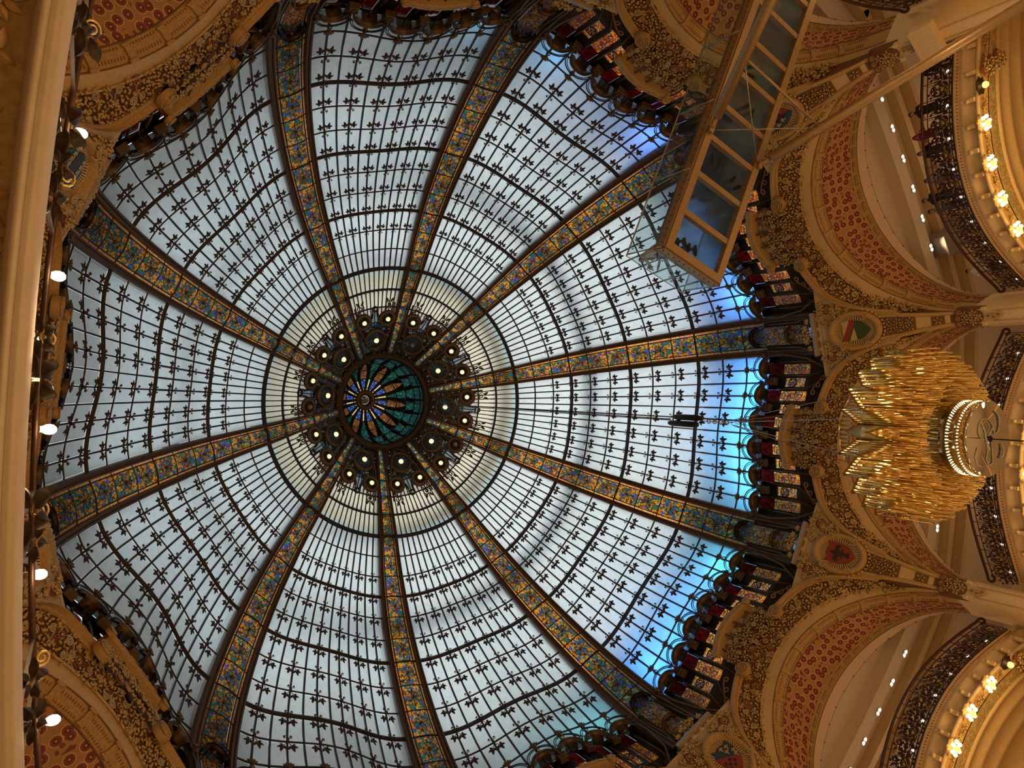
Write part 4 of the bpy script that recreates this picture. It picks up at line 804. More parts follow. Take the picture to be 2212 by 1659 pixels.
# ------------------------------------------------------------------ upper gallery behind the arches: ceiling, beams, spots, floor, back wall
def bx(t, off=0.0): return 11.29 + 0.150 * t * t - 0.0022 * t ** 4 + off          # plan curve of a balcony front
TB = 3.45
for b in range(10):
    A = np.linspace(-RAD(18), RAD(18), 13)
    struct('ceiling', MB().grid([[(r * math.cos(a) / (math.cos(a) if r < 14 else 1), r * math.sin(a) / (math.cos(a) if r < 14 else 1), 15.22) for a in A] for r in (13.05, 20.4)], False).mesh('ceiling', 'ceiling_plaster'), BZ(b))
    struct('wall_back', MB().grid([[(20.3 * math.cos(a), 20.3 * math.sin(a), z) for a in A] for z in (-6, 15.4)]).mesh('wall_back', 'ceiling_plaster'), BZ(b))
    f1 = full(C1); up = [(13.10, p[1], 15.24) for p in f1]
    struct('wall_front', MB().grid([[tuple(p + np.array([.02, 0, 0])) for p in f1], up], False).mesh('wall_front', 'pink_plaster'), BZ(b))
    T = np.linspace(-3.7, 3.7, 19)
    struct('floor', MB().grid([[(bx(t, .05), t, 11.46) for t in T], [(20.3, t * 1.7, 11.46) for t in T]], False).mesh('floor', 'ceiling_plaster'), BZ(b))
    fasc = [(0.0, 11.47), (-0.02, 11.44), (-0.02, 11.40), (0.05, 11.38), (0.06, 11.34), (0.02, 11.28), (0.03, 11.22), (0.10, 11.14), (0.17, 11.05), (0.19, 11.00), (0.13, 10.96), (0.06, 10.93), (0.06, 10.89), (0.12, 10.86)]
    struct('trim_balcony', MB().grid([[(bx(t, d), t, z) for t in T] for d, z in fasc]).mesh('trim_balcony', 'cream_light'), BZ(b))
    struct('trim_leaf_band', MB().grid([[(bx(t, d), t, z) for t in T] for d, z in ((.12, 10.86), (.40, 10.80))]).mesh('trim_leaf_band', 'ochre'), BZ(b))
    rows = [[(bx(t, d), t, z) for t in T] for d, z in ((.42, 10.79), (.62, 10.80), (.82, 10.79))]; L = [t for t in T]
    struct('trim_mosaic_band', MB().grid(rows, True, [[(l, .2 * i) for l in L] for i in range(3)]).mesh('trim_mosaic_band', 'green_mosaic'), BZ(b))
    sof = [(0.82, 10.79), (0.84, 10.74), (0.90, 10.73), (0.93, 10.78), (1.25, 10.78), (1.28, 10.72), (1.36, 10.70), (1.42, 10.72), (1.46, 10.80), (1.9, 10.80), (1.94, 10.72), (2.05, 10.70), (2.1, 10.78), (2.9, 10.78), (2.95, 10.6), (3.1, 10.5), (3.15, 8.0)]
    struct('trim_soffit', MB().grid([[(bx(t, d), t * (1 + .04 * d), z) for t in T] for d, z in sof]).mesh('trim_soffit', 'cream'), BZ(b))
    dm = MB()
    for j in range(90):
        t = -3.4 + 6.8 * j / 89; dm.box((bx(t, -.022), t, 11.36), (.012, .018, .014))
    struct('trim_dentil', dm.mesh('trim_dentil', 'dentil_red'), BZ(b)); 
    if b in (0, 1, 2, 8, 9):
        bm = MB().grid([[(x, t, z) for t in np.linspace(-4.4, 4.4, 19) for x in [x0 - .02 * t * t * .6]] for x0, z in ((13.97, 15.22), (13.97, 14.80), (14.46, 14.80), (14.46, 15.22))], False).mesh('beam', 'ceiling_plaster')
        struct('trim_beam', bm, BZ(b)); struct('trim_cove', MB().grid([[(x - .012 * t * t, t, z) for t in np.linspace(-5, 5, 15)] for x, z in ((15.3, 15.22), (15.3, 14.9), (15.55, 14.9), (15.6, 15.1), (15.9, 15.1), (15.9, 14.75), (16.1, 14.75), (16.1, 15.2))], False).mesh('trim_cove', 'cream_light'), BZ(b))
spot_me = MB().lathe([(0.075, -0.02), (0.075, 0.02), (0.055, 0.02), (0.05, 0.0)], 12).mesh('spot_housing', 'white_paint'); lens_me = MB().sphere((0, 0, 0), 0.042, 8, 4).mesh('spot_lens', 'bulb_white')
ORD = ['first', 'second', 'third', 'fourth', 'fifth', 'sixth']
BAYN = {0: 'behind the golden chandelier', 1: 'in the lower right arch', 2: 'in the arch at the bottom right corner', 8: 'in the arch at the top right, beyond the walkway', 9: 'in the right arch below the glass walkway'}
for b in (0, 1, 2, 8, 9):
    for j, t in enumerate((-2.5, -1.5, -.5, .5, 1.5, 2.5)):
        x = 14.40 - .012 * t * t; o = thing('ceiling_spot', 'spotlight %s, %s from the upper end' % (BAYN[b], ORD[j]), 'spotlight', BZ(b), (x, t, 14.78), 'spotlights on the gallery beams')
        for d in (-.06, .06): q = part(o, 'spot_housing', spot_me, Matrix.Translation((x, t + d, 14.785))); part(q, 'spot_lens', lens_me, Matrix.Translation((x, t + d, 14.772)))
        light('SPOT', 'spot_beam', cyl(BZ(b), x, t, 14.7), 34, (1, .72, .42), 0.05, None, spot_size=RAD(125), spot_blend=0.6)
    light('POINT', 'corridor_light', cyl(BZ(b), 17.0, 0, 13.2), 32, (1, .70, .42), 0.4)
bo = thing('hanging_box', 'grey hanging box under the gallery ceiling, right arch below the walkway', 'box', BZ(9), (15.1, 2.6, 14.4)); part(bo, 'body', MB().box((15.1, 2.62, 14.75), (.55, .32, .32)).mesh('body', 'grey_board')); part(bo, 'rim', MB().box((15.1, 2.62, 14.42), (.58, .35, .02)).mesh('rim', 'grey_board'))

# ------------------------------------------------------------------ balcony railings
def heart_scroll():
    mb = MB()
    for s in (-1, 1):
        mb.tube([(s * x, y) + (0,) for x, y in ((0.0, -.20), (.09, -.14), (.15, -.02), (.12, .12), (.04, .17), (.0, .12), (.03, .07), (.07, .09))], 0.013, 4)
        mb.tube([(s * x, y, 0) for x, y in ((.15, -.25), (.17, -.05), (.16, .25))], 0.009, 3)
        mb.tube([(s * x + 0, y - .0, 0) for x, y in ((0, -.2), (.05, -.27), (.12, -.26), (.13, -.2), (.09, -.18))], 0.011, 4)
    for x, y, a in ((-.06, .02, 1.9), (.06, .02, 1.2), (0, -.09, 1.57), (-.08, -.1, 2.6), (.08, -.1, .5)): leaf2d(mb, (x, y), a, .09, .065, .015, .0)
    return mb.mesh('scrollwork', 'rail_brown')
hs_me = heart_scroll()
def rosette():
    mb = MB()
    for i in range(8): leaf2d(mb, (.03 * math.cos(i * PI / 4), .03 * math.sin(i * PI / 4)), i * PI / 4, .10 if i % 2 else .085, .065, .025, .02)
    mb.sphere((0, 0, .03), .045, 6, 4)
    for a in (.4, 2.7, 4.0, 5.4): leaf2d(mb, (.08 * math.cos(a), .08 * math.sin(a)), a, .11, .06, .02, -.01)
    return mb.mesh('gold_rosette', 'rosette_gold')
ros_me = rosette(); rb_me = MB().sphere((0, 0, 0), .042, 8, 5).mesh('bulb', 'bulb_white'); rl_me = MB()
for a in (0.3, 1.5, 2.8, 4.1, 5.3): leaf2d(rl_me, (.05 * math.cos(a), .05 * math.sin(a)), a, .13, .09, .02, -.02)
rl_me = rl_me.mesh('iron_leaf', 'rail_brown')
def btf(t, z, off=-.02, s=1.0):
    d = vn(np.array([bx(t + .05) - bx(t - .05), .1, 0])); n = vn(np.array([-d[1], d[0], 0])); p = np.array([bx(t), t, z]) - n * off * -1; return frame(np.array([bx(t), t, z]) + n * (-off), np.cross((0, 0, 1), n), (0, 0, 1), n, s)
for b, txt in ((0, 'behind the golden chandelier'), (1, 'at the lower right, curving to the bottom edge'), (8, 'at the top right corner, small visible end'), (9, 'at the upper right with people leaning on it'), (2, 'beyond the bottom right corner')):
    o = thing('balcony_railing', 'iron balcony railing with gold rosettes, %s' % txt, 'railing', BZ(b), (11.6, 0, 11.47), 'iron railings of the upper gallery')
    T = np.linspace(-TB, TB, 41)
    end = [[(bx(s * TB, .02), s * (TB + .05 + .09 * math.sin(a)), 12.29 - .09 + .09 * math.cos(a)) for a in np.linspace(.3, 4.6, 9)] for s in (-1, 1)]
    part(o, 'handrail', MB().tube(end[0][::-1] + [(bx(t), t, 12.29) for t in T] + end[1], 0.042, 6).mesh('handrail', 'rail_brown'))
    for z, r in ((12.14, .014), (11.56, .016), (11.49, .022)): part(o, 'rail_bar', MB().tube([(bx(t), t, z) for t in T], r, 4).mesh('rail_bar', 'rail_brown'))
    post = MB().tube([(0, -.40, 0), (0, .40, 0)], .012, 4).mesh('baluster', 'rail_brown')
    n = 18
    for j in range(n):
        t = -TB + 2 * TB * (j + .5) / n; part(o, 'scrollwork', hs_me, btf(t, 11.86)); part(o, 'baluster', post, btf(t - TB / n, 11.88))
        if j % 2 == 0: part(o, 'gold_rosette', ros_me, btf(t, 11.74, .09, 1.35)); 
        else:
            q = part(o, 'iron_leaf', rl_me, btf(t, 11.70, .05)); part(q, 'bulb', rb_me, btf(t, 11.66, .10))
        part(o, 'iron_leaf', rl_me, btf(t + TB / n, 11.78, .03, 1.0)); part(o, 'iron_leaf', rl_me, btf(t, 11.98 - .1 * (j % 2), .02, .7))
        if j % 3 == 1: part(o, 'gold_rosette', ros_me, btf(t + TB / n, 11.93, .04, .55))
        for dz, dt in ((.0, .3), (.12, .75), (-.16, .6), (.24, .1)): part(o, 'iron_leaf', rl_me, btf(t + dt * TB / n * 2, 11.80 + dz, .03, .8))
# ------------------------------------------------------------------ lamp clusters under the balconies
plate_me = MB().lathe([(0.001, -.06), (.10, -.05), (.13, -.02), (.19, -.01), (.21, .02)], 14)
for a in np.linspace(0, 2 * PI, 9)[:-1]: leaf2d(plate_me, (.12 * math.cos(a), .12 * math.sin(a)), a, .14, .10, -.02, 0)
plate2_me = plate_me.mesh('leaf_plate', 'dark_bronze'); plate_me = plate_me.mesh('leaf_plate', 'gilt'); gl_me = MB().sphere((0, 0, 0), .082, 12, 8).mesh('globe', 'bulb_globe'); sb_me = MB().sphere((0, 0, 0), .052, 10, 6).mesh('bulb', 'bulb_warm')
CTXT = {0: 'under the balcony behind the chandelier', 1: 'under the lower right balcony', 8: 'under the top right balcony', 9: 'under the upper right balcony'}
lfb = []
for b in (0, 1, 8, 9):
    for j, t in enumerate((-1.43, -.48, .48, 1.43)):
        x = bx(t, .14); o = thing('lamp_cluster', 'bulb cluster %s, %s from its upper end' % (CTXT[b], ORD[j]), 'lamp', BZ(b), (x, t, 10.84), 'bulb clusters under the balconies')
        part(o, 'leaf_plate', plate_me, Matrix.Translation((x, t, 10.84))); part(o, 'globe', gl_me, Matrix.Translation((x - .02, t + .02, 10.71)))
        for a in np.linspace(0, 2 * PI, 7)[:-1]: part(o, 'bulb', sb_me, Matrix.Translation((x + .155 * math.cos(a), t + .155 * math.sin(a), 10.74)))
        light('POINT', 'cluster_light', cyl(BZ(b), x - .12, t, 10.45), 11, (1, .62, .22), 0.12)
    for s in (-1, 1):
        t = s * 2.25; x = bx(t, .16); o = thing('bulb_lamp', 'single globe bulb %s, at its %s end' % (CTXT[b], 'upper' if s < 0 else 'lower'), 'lamp', BZ(b), (x, t, 10.84), 'single bulbs at the balcony ends')
        part(o, 'leaf_plate', plate2_me, Matrix.Translation((x, t, 10.84))); part(o, 'globe', gl_me, Matrix.Translation((x, t, 10.74)))
        light('POINT', 'cluster_light', cyl(BZ(b), x - .1, t, 10.5), 4, (1, .62, .22), 0.1)
    lf = []
    for j in range(34):
        t = -3.3 + 6.6 * j / 33
        if min(abs(t - q) for q in (-1.43, -.48, .48, 1.43, -2.25, 2.25)) > .2:
            lf.append((t, .26))
    o = thing('leaf_garland', 'gilded leaf relief garland between the lamps %s' % CTXT[b], 'garland', BZ(b), (11.6, 0, 10.8), 'leaf garlands under the balconies')
    for t, d in lf: part(o, 'leaf_spray' if rnd.random() < .5 else 'leaf_floret', pa_me if rnd.random() < .5 else fl_me, frameN((bx(t, d), t, 10.81), (0, 0, -1), (0, 1, 0), .8, rnd.uniform(0, 6)))
    for s in (-1, 1):
        for j in range(9): part(o, 'daisy' if j % 3 == 0 else 'leaf_floret', da_me if j % 3 == 0 else fl_me, frameN((bx(s * 2.6, .15 + .12 * j), s * (2.6 + .12 * math.sin(j * 2.3)), 10.76), (0, 0, -1), (0, 1, 0), 1.1, j))
    o = thing('fluted_frieze', 'cream frieze brackets on the balcony front %s' % CTXT[b].replace('under', 'above the lamps,'), 'frieze', BZ(b), (11.5, 0, 11.0), 'friezes on the balcony fronts')
    fb = MB().box((0, 0, 0), (.05, .16, .05)).sphere((0, 0, -.06), .06, 6, 4).mesh('frieze_bracket', 'cream_light')
    for j in range(12): t = -3.2 + 6.4 * j / 11; part(o, 'frieze_bracket', fb, frame((bx(t, .04), t, 11.10), (0, 1, 0), (0, 0, 1), (1, 0, 0)))

# ------------------------------------------------------------------ people
def person(name, label, az, loc, face, shirt, trousers, hair, pose='rail', hgt=1.32, group=None, shoes='sole_rubber'):
    s = hgt / 1.72; o = thing(name, label, 'person', az, loc, group); B = Matrix.Translation(loc) @ Matrix.Rotation(face, 4, 'Z') @ Matrix.Scale(s, 4)
    V, R, Ed = [], [], []
    def v(p, r, q=None):
        V.append(p); R.append(r)
        if q is not None: Ed.append((q, len(V) - 1))
        return len(V) - 1
    lean = 0.16 if pose == 'rail' else 0.02
    pel = v((0, 0, .95), (.145, .115)); sp = v((lean * .4, 0, 1.14), (.13, .10), pel); ch = v((lean, 0, 1.33), (.155, .105), sp); nk = v((lean * 1.25, 0, 1.47), (.055, .055), ch); h1 = v((lean * 1.5 + .015, 0, 1.56), (.075, .08), nk); h2 = v((lean * 1.5 + .01, 0, 1.655), (.07, .075), h1)
    for sg in (-1, 1):
        shd = v((lean, sg * .17, 1.40), (.062, .062), ch)
        if pose == 'rail': el, wr, hd = (lean + .14, sg * .24, 1.16), (lean + .33, sg * .14, 1.11), (lean + .41, sg * .10, 1.11)
        elif pose == 'phone': el, wr, hd = (lean + .12, sg * .23, 1.17), (lean + .30, sg * .07, 1.36), (lean + .36, sg * .04, 1.42)
        else: el, wr, hd = (lean - .02, sg * .25, 1.12), (lean + .05, sg * .26, .88), (lean + .07, sg * .26, .80)
        e = v(el, (.045, .045), shd); w = v(wr, (.032, .032), e); h = v(hd, (.035, .02), w); D = vn(np.array(hd) - np.array(wr))
        for f in range(4): q = np.array(hd) + D * (.05 + .01 * (f in (1, 2))) + np.array((0, (f - 1.5) * .018, -.012)); v(tuple(q), (.009, .009), h)
        v(tuple(np.array(wr) + D * .06 + np.array((0, -sg * .035, .01))), (.010, .010), w)
        hip = v((0, sg * .09, .88), (.09, .09), pel); kn = v((.02, sg * .10, .50), (.062, .062), hip); an = v((-.02, sg * .11, .09), (.042, .042), kn); v((.10, sg * .12, .035), (.035, .03), an)
    me = bpy.data.meshes.new('body'); me.from_pydata(V, Ed, []); tmp = bpy.data.objects.new('body', me); COL.objects.link(tmp)
    sk = tmp.modifiers.new('skin', 'SKIN'); tmp.modifiers.new('sub', 'SUBSURF').levels = 1
    for i, sv in enumerate(me.skin_vertices[0].data): sv.radius = R[i] if isinstance(R[i], tuple) else (R[i], R[i]); sv.use_root = (i == 0)
    dg = bpy.context.evaluated_depsgraph_get(); m2 = bpy.data.meshes.new_from_object(tmp.evaluated_get(dg)); bpy.data.objects.remove(tmp)
    m2.materials.clear()
    for m in ('skin', shirt, trousers): m2.materials.append(MATS[m])
    for p in m2.polygons:
        c = p.center; arm = abs(c.y) > .13 and c.x > lean + .17 or (pose == 'stand' and abs(c.y) > .2 and c.z < 1.0)
        p.material_index = 0 if c.z > 1.47 or arm or c.z < .07 else (1 if c.z > .92 else 2); p.use_smooth = True
    body = part(o, 'body', m2, B)
    hx = lean * 1.5; hm = MB(); rows = []
    for q in np.linspace(0, 1.75, 7): rows.append([(hx - .012 + .092 * math.sin(q) * math.cos(a), .082 * math.sin(q) * math.sin(a), 1.63 + .095 * math.cos(q) - (.05 * max(0, -math.cos(a)) * q)) for a in np.linspace(0, 2 * PI, 13)[:-1]])
    hm.grid(rows, True, wrap=True); part(o, 'hair', hm.mesh('hair', hair), B)
    fm = MB().sphere((hx + .095, 0, 1.585), .014, 6, 4, (1, .8, 1.4)); fm.cur = 1
    for sg in (-1, 1): fm.sphere((hx + .082, sg * .03, 1.61), .010, 6, 4)
    fm.cur = 2; fm.box((hx + .084, 0, 1.545), (.006, .022, .005)); fm.cur = 0
    for sg in (-1, 1): fm.sphere((hx + .01, sg * .085, 1.60), .022, 6, 4, (.7, .4, 1.2))
    part(o, 'face', fm.mesh('face', 'skin', 'hair_black', 'shield_red'), B)
    for sg in (-1, 1):
        sm = MB().prism([(x, y) for x, y in ((-.10, -.032), (-.06, -.042), (.05, -.040), (.13, -.048), (.18, -.03), (.185, .01), (.16, .04), (.06, .042), (-.06, .040), (-.10, .028))], .0, .028)
        sm.cur = 1; sm.grid([[(x * k + .02, y * k, z) for x, y in ((-.11, 0), (-.06, -.045), (.08, -.045), (.16, 0), (.08, .045), (-.06, .045))] for z, k in ((.028, 1), (.06, .95), (.10, .55))], True, wrap=True)
        part(o, 'shoe', sm.mesh('shoe', shoes, 'cloth_black'), B @ Matrix.Translation((.01, sg * .115, 0)) @ Matrix.Rotation(sg * .18, 4, 'Z'))
    return o
PE = [(9, -2.1, .42, 'cloth_black', 'cloth_black', 'person in black at the right arch railing, second from its upper end', 'rail'), (9, -1.5, .40, 'cloth_red', 'denim', 'person in a dark red top at the right arch railing, holding a pale paper', 'phone'), (9, -.3, .62, 'cloth_pink', 'cloth_grey', 'person in a pale top set back behind the right arch railing', 'stand'),
      (9, .14, .42, 'cloth_black', 'denim', 'dark haired person in black low behind the right arch railing, middle', 'rail'), (9, .48, .50, 'cloth_grey', 'cloth_black', 'person in grey beside the one in black, right arch railing middle', 'rail'), (9, -3.0, .5, 'cloth_black', 'cloth_black', 'person in black at the upper end of the right arch railing, behind the strut', 'stand'),
      (9, 2.72, .32, 'cloth_white', 'cloth_black', 'person with black hair and white top leaning at the railing end beside a pillar', 'rail'), (9, -1.05, .55, 'cloth_black', 'cloth_grey', 'person in dark clothes right behind the one in the red top', 'stand')]
for b, t, d, sh, tr, lab, pose in PE: person('person', lab, BZ(b), (bx(t, d), t, 11.47), PI + rnd.uniform(-.25, .25), sh, tr, 'hair_black', pose)

# ------------------------------------------------------------------ glass walkway (frame of the upper right bay)
W = thing('glass_walkway', 'steel framed glass floored walkway jutting out at the upper right', 'walkway', BZ(8), (7.0, -.82, 11.4))
X0, X1, T0, T1 = 2.90, 11.25, -1.60, -.05
def wbox(nm, x0, x1, t0, t1, z0, z1, mat='bronze_steel'): return part(W, nm, MB().box(((x0 + x1) / 2, (t0 + t1) / 2, (z0 + z1) / 2), ((x1 - x0) / 2, (t1 - t0) / 2, (z1 - z0) / 2)).mesh(nm, mat))
for t0, t1 in ((T0, T0 + .16), (T1 - .16, T1)): wbox('side_beam', X0, X1, t0, t1, 11.30, 11.44)
wbox('end_beam', X0, X0 + .16, T0 + .16, T1 - .16, 11.30, 11.44)
wbox('fascia', X0 - .03, X0, T0 - .03, T1 + .03, 11.34, 11.62)
for t in (T0 - .03, T1): wbox('fascia', X0 - .03, X1, t, t + .03, 11.34, 11.62)
XB = [3.78, 4.64, 5.48, 6.25, 7.1, 7.92, 8.78, 9.6, 10.45]
for x in XB: wbox('cross_beam', x - .055, x + .055, T0 + .16, T1 - .16, 11.32, 11.45)
bt = MB()
for j in range(56):
    x = X0 + .1 + j * .15
    for t, dt in ((T0 - .035, 0), (T1 + .035, 0)): bt.sphere((x, t, 11.42), .014, 6, 3)
for j in range(11): bt.sphere((X0 - .035, T0 + .06 + j * .143, 11.42), .014, 6, 3)
part(W, 'bolts', bt.mesh('bolts', 'black_metal'), kind='stuff')
for x0, x1 in zip([X0 + .08] + XB, XB + [X1]): part(W, 'floor_pane', MB().box(((x0 + x1) / 2, (T0 + T1) / 2, 11.475), ((x1 - x0) / 2 - .01, (T1 - T0) / 2 - .05, .02)).mesh('floor_pane', 'deck_glass'))
for x0, x1 in zip([X0] + XB[1::2], XB[1::2] + [X1]):
    for t in (T0 - .045, T1 + .045): part(W, 'rail_pane', MB().box(((x0 + x1) / 2, t, 11.98), ((x1 - x0) / 2 - .015, .008, .44)).mesh('rail_pane', 'rail_glass'))
for t0, t1 in ((T0, (T0 + T1) / 2), ((T0 + T1) / 2, T1)): part(W, 'rail_pane', MB().box((X0 - .045, (t0 + t1) / 2, 11.98), (.008, (t1 - t0) / 2 - .015, .44)).mesh('rail_pane', 'rail_glass'))
part(W, 'hand_rail', MB().tube([(X1, T0 - .045, 12.43), (X0 - .045, T0 - .045, 12.43), (X0 - .045, T1 + .045, 12.43), (X1, T1 + .045, 12.43)], .018, 6).mesh('hand_rail', 'steel_wire'))
pm = MB().tube([(0, 0, -.12), (0, 0, .92)], .016, 5).mesh('rail_post', 'steel_wire')
for x in [X0] + XB[1::2]:
    for t in (T0 - .03, T1 + .03): part(W, 'rail_post', pm, Matrix.Translation((x, t, 11.5)))
SL = (np.array((5.55, T0 + .05, 11.28)), np.array((11.8, -4.4, 5.7))); SR = (np.array((5.62, T1 - .06, 11.28)), np.array((11.8, 3.3, 6.6)))
for a, b_ in (SL, SR):
    d = vn(b_ - a); part(W, 'strut', MB().tube([a + d * .25, a + d * .26, b_], [.055, .105, .105], 12).mesh('strut', 'tube_steel')); part(W, 'strut_fork', MB().tube([a, a + d * .28], .05, 6).box(a, (.07, .05, .06)).mesh('strut_fork', 'bronze_steel'))
qa, qb = lerp(SL[0], SL[1], .16), lerp(SR[0], SR[1], .165)
part(W, 'tie_rod', MB().tube([qa, qb], .028, 6).mesh('tie_rod', 'tube_steel')); part(W, 'tie_cable', MB().tube([qa, SR[0] + (0, 0, .05)], .011, 5).mesh('tie_cable', 'steel_wire')); part(W, 'tie_cable', MB().tube([qb, SL[0] + (0, 0, .05)], .011, 5).mesh('tie_cable', 'steel_wire'))
WP = [(3.30, -1.16, 2.6, 'cloth_white', 'cloth_grey', 'person standing in the outer corner of the glass walkway, white top'), (3.32, -.86, 2.9, 'cloth_blue', 'denim', 'person near the outer end of the glass walkway, dark shoe soles showing'), (5.18, -1.02, -.2, 'cloth_black', 'cloth_black', 'person on the third glass panel of the walkway, striped pale soles'), (5.05, -.40, .6, 'cloth_grey', 'denim', 'person at the lower side of the third walkway panel'),
      (6.75, -.62, 3.4, 'cloth_black', 'cloth_black', 'dark figure seen through the fifth walkway panel'), (7.45, -.95, 1.2, 'cloth_black', 'denim', 'dark figure seen through the sixth walkway panel')]
for x, t, f, sh, tr, lab in WP: person('person', lab, BZ(8), (x, t, 11.497), f, sh, tr, 'hair_black', 'rail' if x < 3.31 else 'stand', shoes='sole_pale' if x in (5.18, 3.30) else 'sole_rubber')

# ------------------------------------------------------------------ chandelier on the dome axis
CH = thing('chandelier', 'huge golden chandelier of hanging rods with a star shaped crown and mirrored drum', 'chandelier', 0, (0, 0, 5.5))
ZT = 6.80; OFFA = PI - .013
def ctip(k): a = OFFA + RAD(15) * k; r = 1.0 if k % 24 == 0 else 1.19; return np.array([r * math.cos(a), r * math.sin(a), ZT])
def cnot(k): a = OFFA + RAD(15) * (k + .5); return np.array([.74 * math.cos(a), .74 * math.sin(a), ZT])
fr_n = 0; leds = MB(); rods = []
for k in range(24):
    p, q0, q1 = ctip(k), cnot(k - 1), cnot(k); c = np.array([0, 0, ZT])
    mb = MB().add([p, q0, lerp(q0, c, .3), lerp(q1, c, .3), q1, p + (0, 0, .03), q0 + (0, 0, .03), lerp(q0, c, .3) + (0, 0, .03), lerp(q1, c, .3) + (0, 0, .03), q1 + (0, 0, .03)], [(0, 1, 2, 3, 4), (9, 8, 7, 6, 5), (0, 1, 6, 5), (1, 2, 7, 6), (2, 3, 8, 7), (3, 4, 9, 8), (4, 0, 5, 9)])
    part(CH, 'star_plate', mb.mesh('star_plate', 'gold_plate'))
    for q in (q0, q1):
        d = vn(q - p); part(CH, 'star_edge', MB().tube([p, q], .016, 4).mesh('star_edge', 'gold_plate'))
        for j in range(8):
            f = (j + .3) / 8; x = lerp(p, q, f); rods.append((x, .62 + .36 * f + .06 * (j % 2), 0)); y = lerp(lerp(p, q, f), lerp(p, (q0 + q1) / 2, f), .35); leds.sphere(y + (0, 0, -.02), .013, 5, 3)
    for j in range(4): rods.append((lerp(p, lerp((q0 + q1) / 2, c, .15), .15 + .25 * j), .62 + .10 * j + rnd.uniform(-.03, .03), 0))
for r, n, L in ((.70, 84, .86), (.62, 76, .88), (.54, 60, .84), (.44, 30, .8)):
    for j in range(n): a = 2 * PI * (j + .5 * (n % 3)) / n; rods.append((np.array([r * math.cos(a), r * math.sin(a), ZT]), L + rnd.uniform(-.02, .02), 0))
for j in range(60): a = 2 * PI * j / 60; rods.append((np.array([.60 * math.cos(a), .60 * math.sin(a), 7.22]), .45, 1))
rods.sort(key=lambda q: q[0][0]); rest = MB()
rod_unit = MB().tube([(0, 0, 0), (0, 0, -1)], .0125, 6).mesh('rod', 'gold_rod')
for i, (p, L, u) in enumerate(rods):
    if i < 300: part(CH, 'rod', rod_unit, Matrix.Translation(p) @ Matrix.Diagonal((1, 1, L, 1)))
    else: rest.tube([p, p - np.array([0, 0, L])], .0125, 6)
part(CH, 'back_rods', rest.mesh('back_rods', 'gold_rod'), kind='stuff'); part(CH, 'lamp_dots', leds.mesh('lamp_dots', 'led_glint_gold'), kind='stuff')
glint_dots = MB()
for i in range(0, len(rods), 7): p, L, u = rods[i]; glint_dots.sphere(p - np.array([0, 0, L * rnd.uniform(.35, .9)]), .013, 5, 3)
part(CH, 'glints', glint_dots.mesh('glints', 'led_glint_gold'), kind='stuff')  # glowing dots stand in for highlights on the rods
for z in (7.22, 6.9): part(CH, 'hoop', MB().tube([(.60 * math.cos(a), .60 * math.sin(a), z) for a in np.linspace(0, 2 * PI, 41)[:-1]], .018, 5, closed=True).mesh('hoop', 'gold_plate'))
part(CH, 'mirror_drum', MB().lathe([(.475, 5.50), (.475, 5.86), (.40, 5.90), (.001, 5.90)], 40).mesh('mirror_drum', 'mirror'))
part(CH, 'mirror_disc', MB().lathe([(.001, 5.495), (.475, 5.495), (.485, 5.505), (.475, 5.52)], 40).mesh('mirror_disc', 'mirror'))
ld = MB()
for z in (5.62, 5.76):
    for a in np.linspace(0, 2 * PI, 73)[:-1]: ld.sphere((.478 * math.cos(a), .478 * math.sin(a), z), .0095, 5, 3)
part(CH, 'lamp_dots', ld.mesh('lamp_dots', 'led_glint_gold'), kind='stuff')
mono = MB()
def mg(P, w=.010):                               # x = photo down (tangential), y = photo left (away)
    P = smooth_curve([(x, y, 0) for x, y in P], 40); mono.tube([(-q[1], q[0], 5.485) for q in P], w, 6, flat=(1, .4))
mg([(-.02, -.02), (.02, .12), (-.02, .24), (-.12, .27), (-.22, .22), (-.26, .10), (-.22, -.02), (-.14, -.08), (-.05, -.10), (-.10, -.20), (-.22, -.22), (-.32, -.18), (-.36, -.08)])
mg([(-.20, .20), (-.10, .12), (.05, .06), (.16, .02)], .016); mg([(-.14, -.06), (-.05, .02), (.06, .04), (.14, -.02)], .013)
mg([(.16, .03), (.26, .06), (.34, -.02), (.30, -.10), (.18, -.08), (.05, -.05)]); mg([(.12, .25), (.24, .30), (.33, .24), (.36, .14)], .012); mg([(.05, -.28), (.12, -.33), (.20, -.32), (.24, -.26)], .011)
part(CH, 'monogram', mono.mesh('monogram', 'white_paint')); part(CH, 'boss', MB().sphere((0, 0, 5.48), .045, 10, 6, (1, 1, .7)).mesh('boss', 'black_metal'))
single('plumb_cable', MB().tube([(0, 0, 5.46), (0, 0, 1.0)], .008, 5).mesh('plumb_cable', 'black_metal'), 'thin dark cable hanging down from the chandelier disc', 'cable')
single('hoist_cable', MB().tube([(-.03, 0, 11.5), (-.02, -.02, 29.7)], .011, 5).tube([(.03, .02, 11.5), (.02, .02, 29.7)], .009, 5).mesh('hoist_cable', 'black_metal'), 'paired dark hoist cables from the dome centre to the motors', 'cable')
H = thing('hoist_motor', 'two black hoist motors hanging on cables in front of the bright dome', 'hoist', 0, (0, 0, 10.6))
for y, dz in ((-.05, 0.0), (.075, .12)): part(H, 'motor_body', MB().lathe([(.001, 11.45), (.04, 11.40), (.06, 11.28), (.06, 10.75), (.045, 10.7), (.045, 10.62), (.001, 10.6)], 10, Matrix.Translation((0, y, dz))).mesh('motor_body', 'black_metal'))
chn = MB()
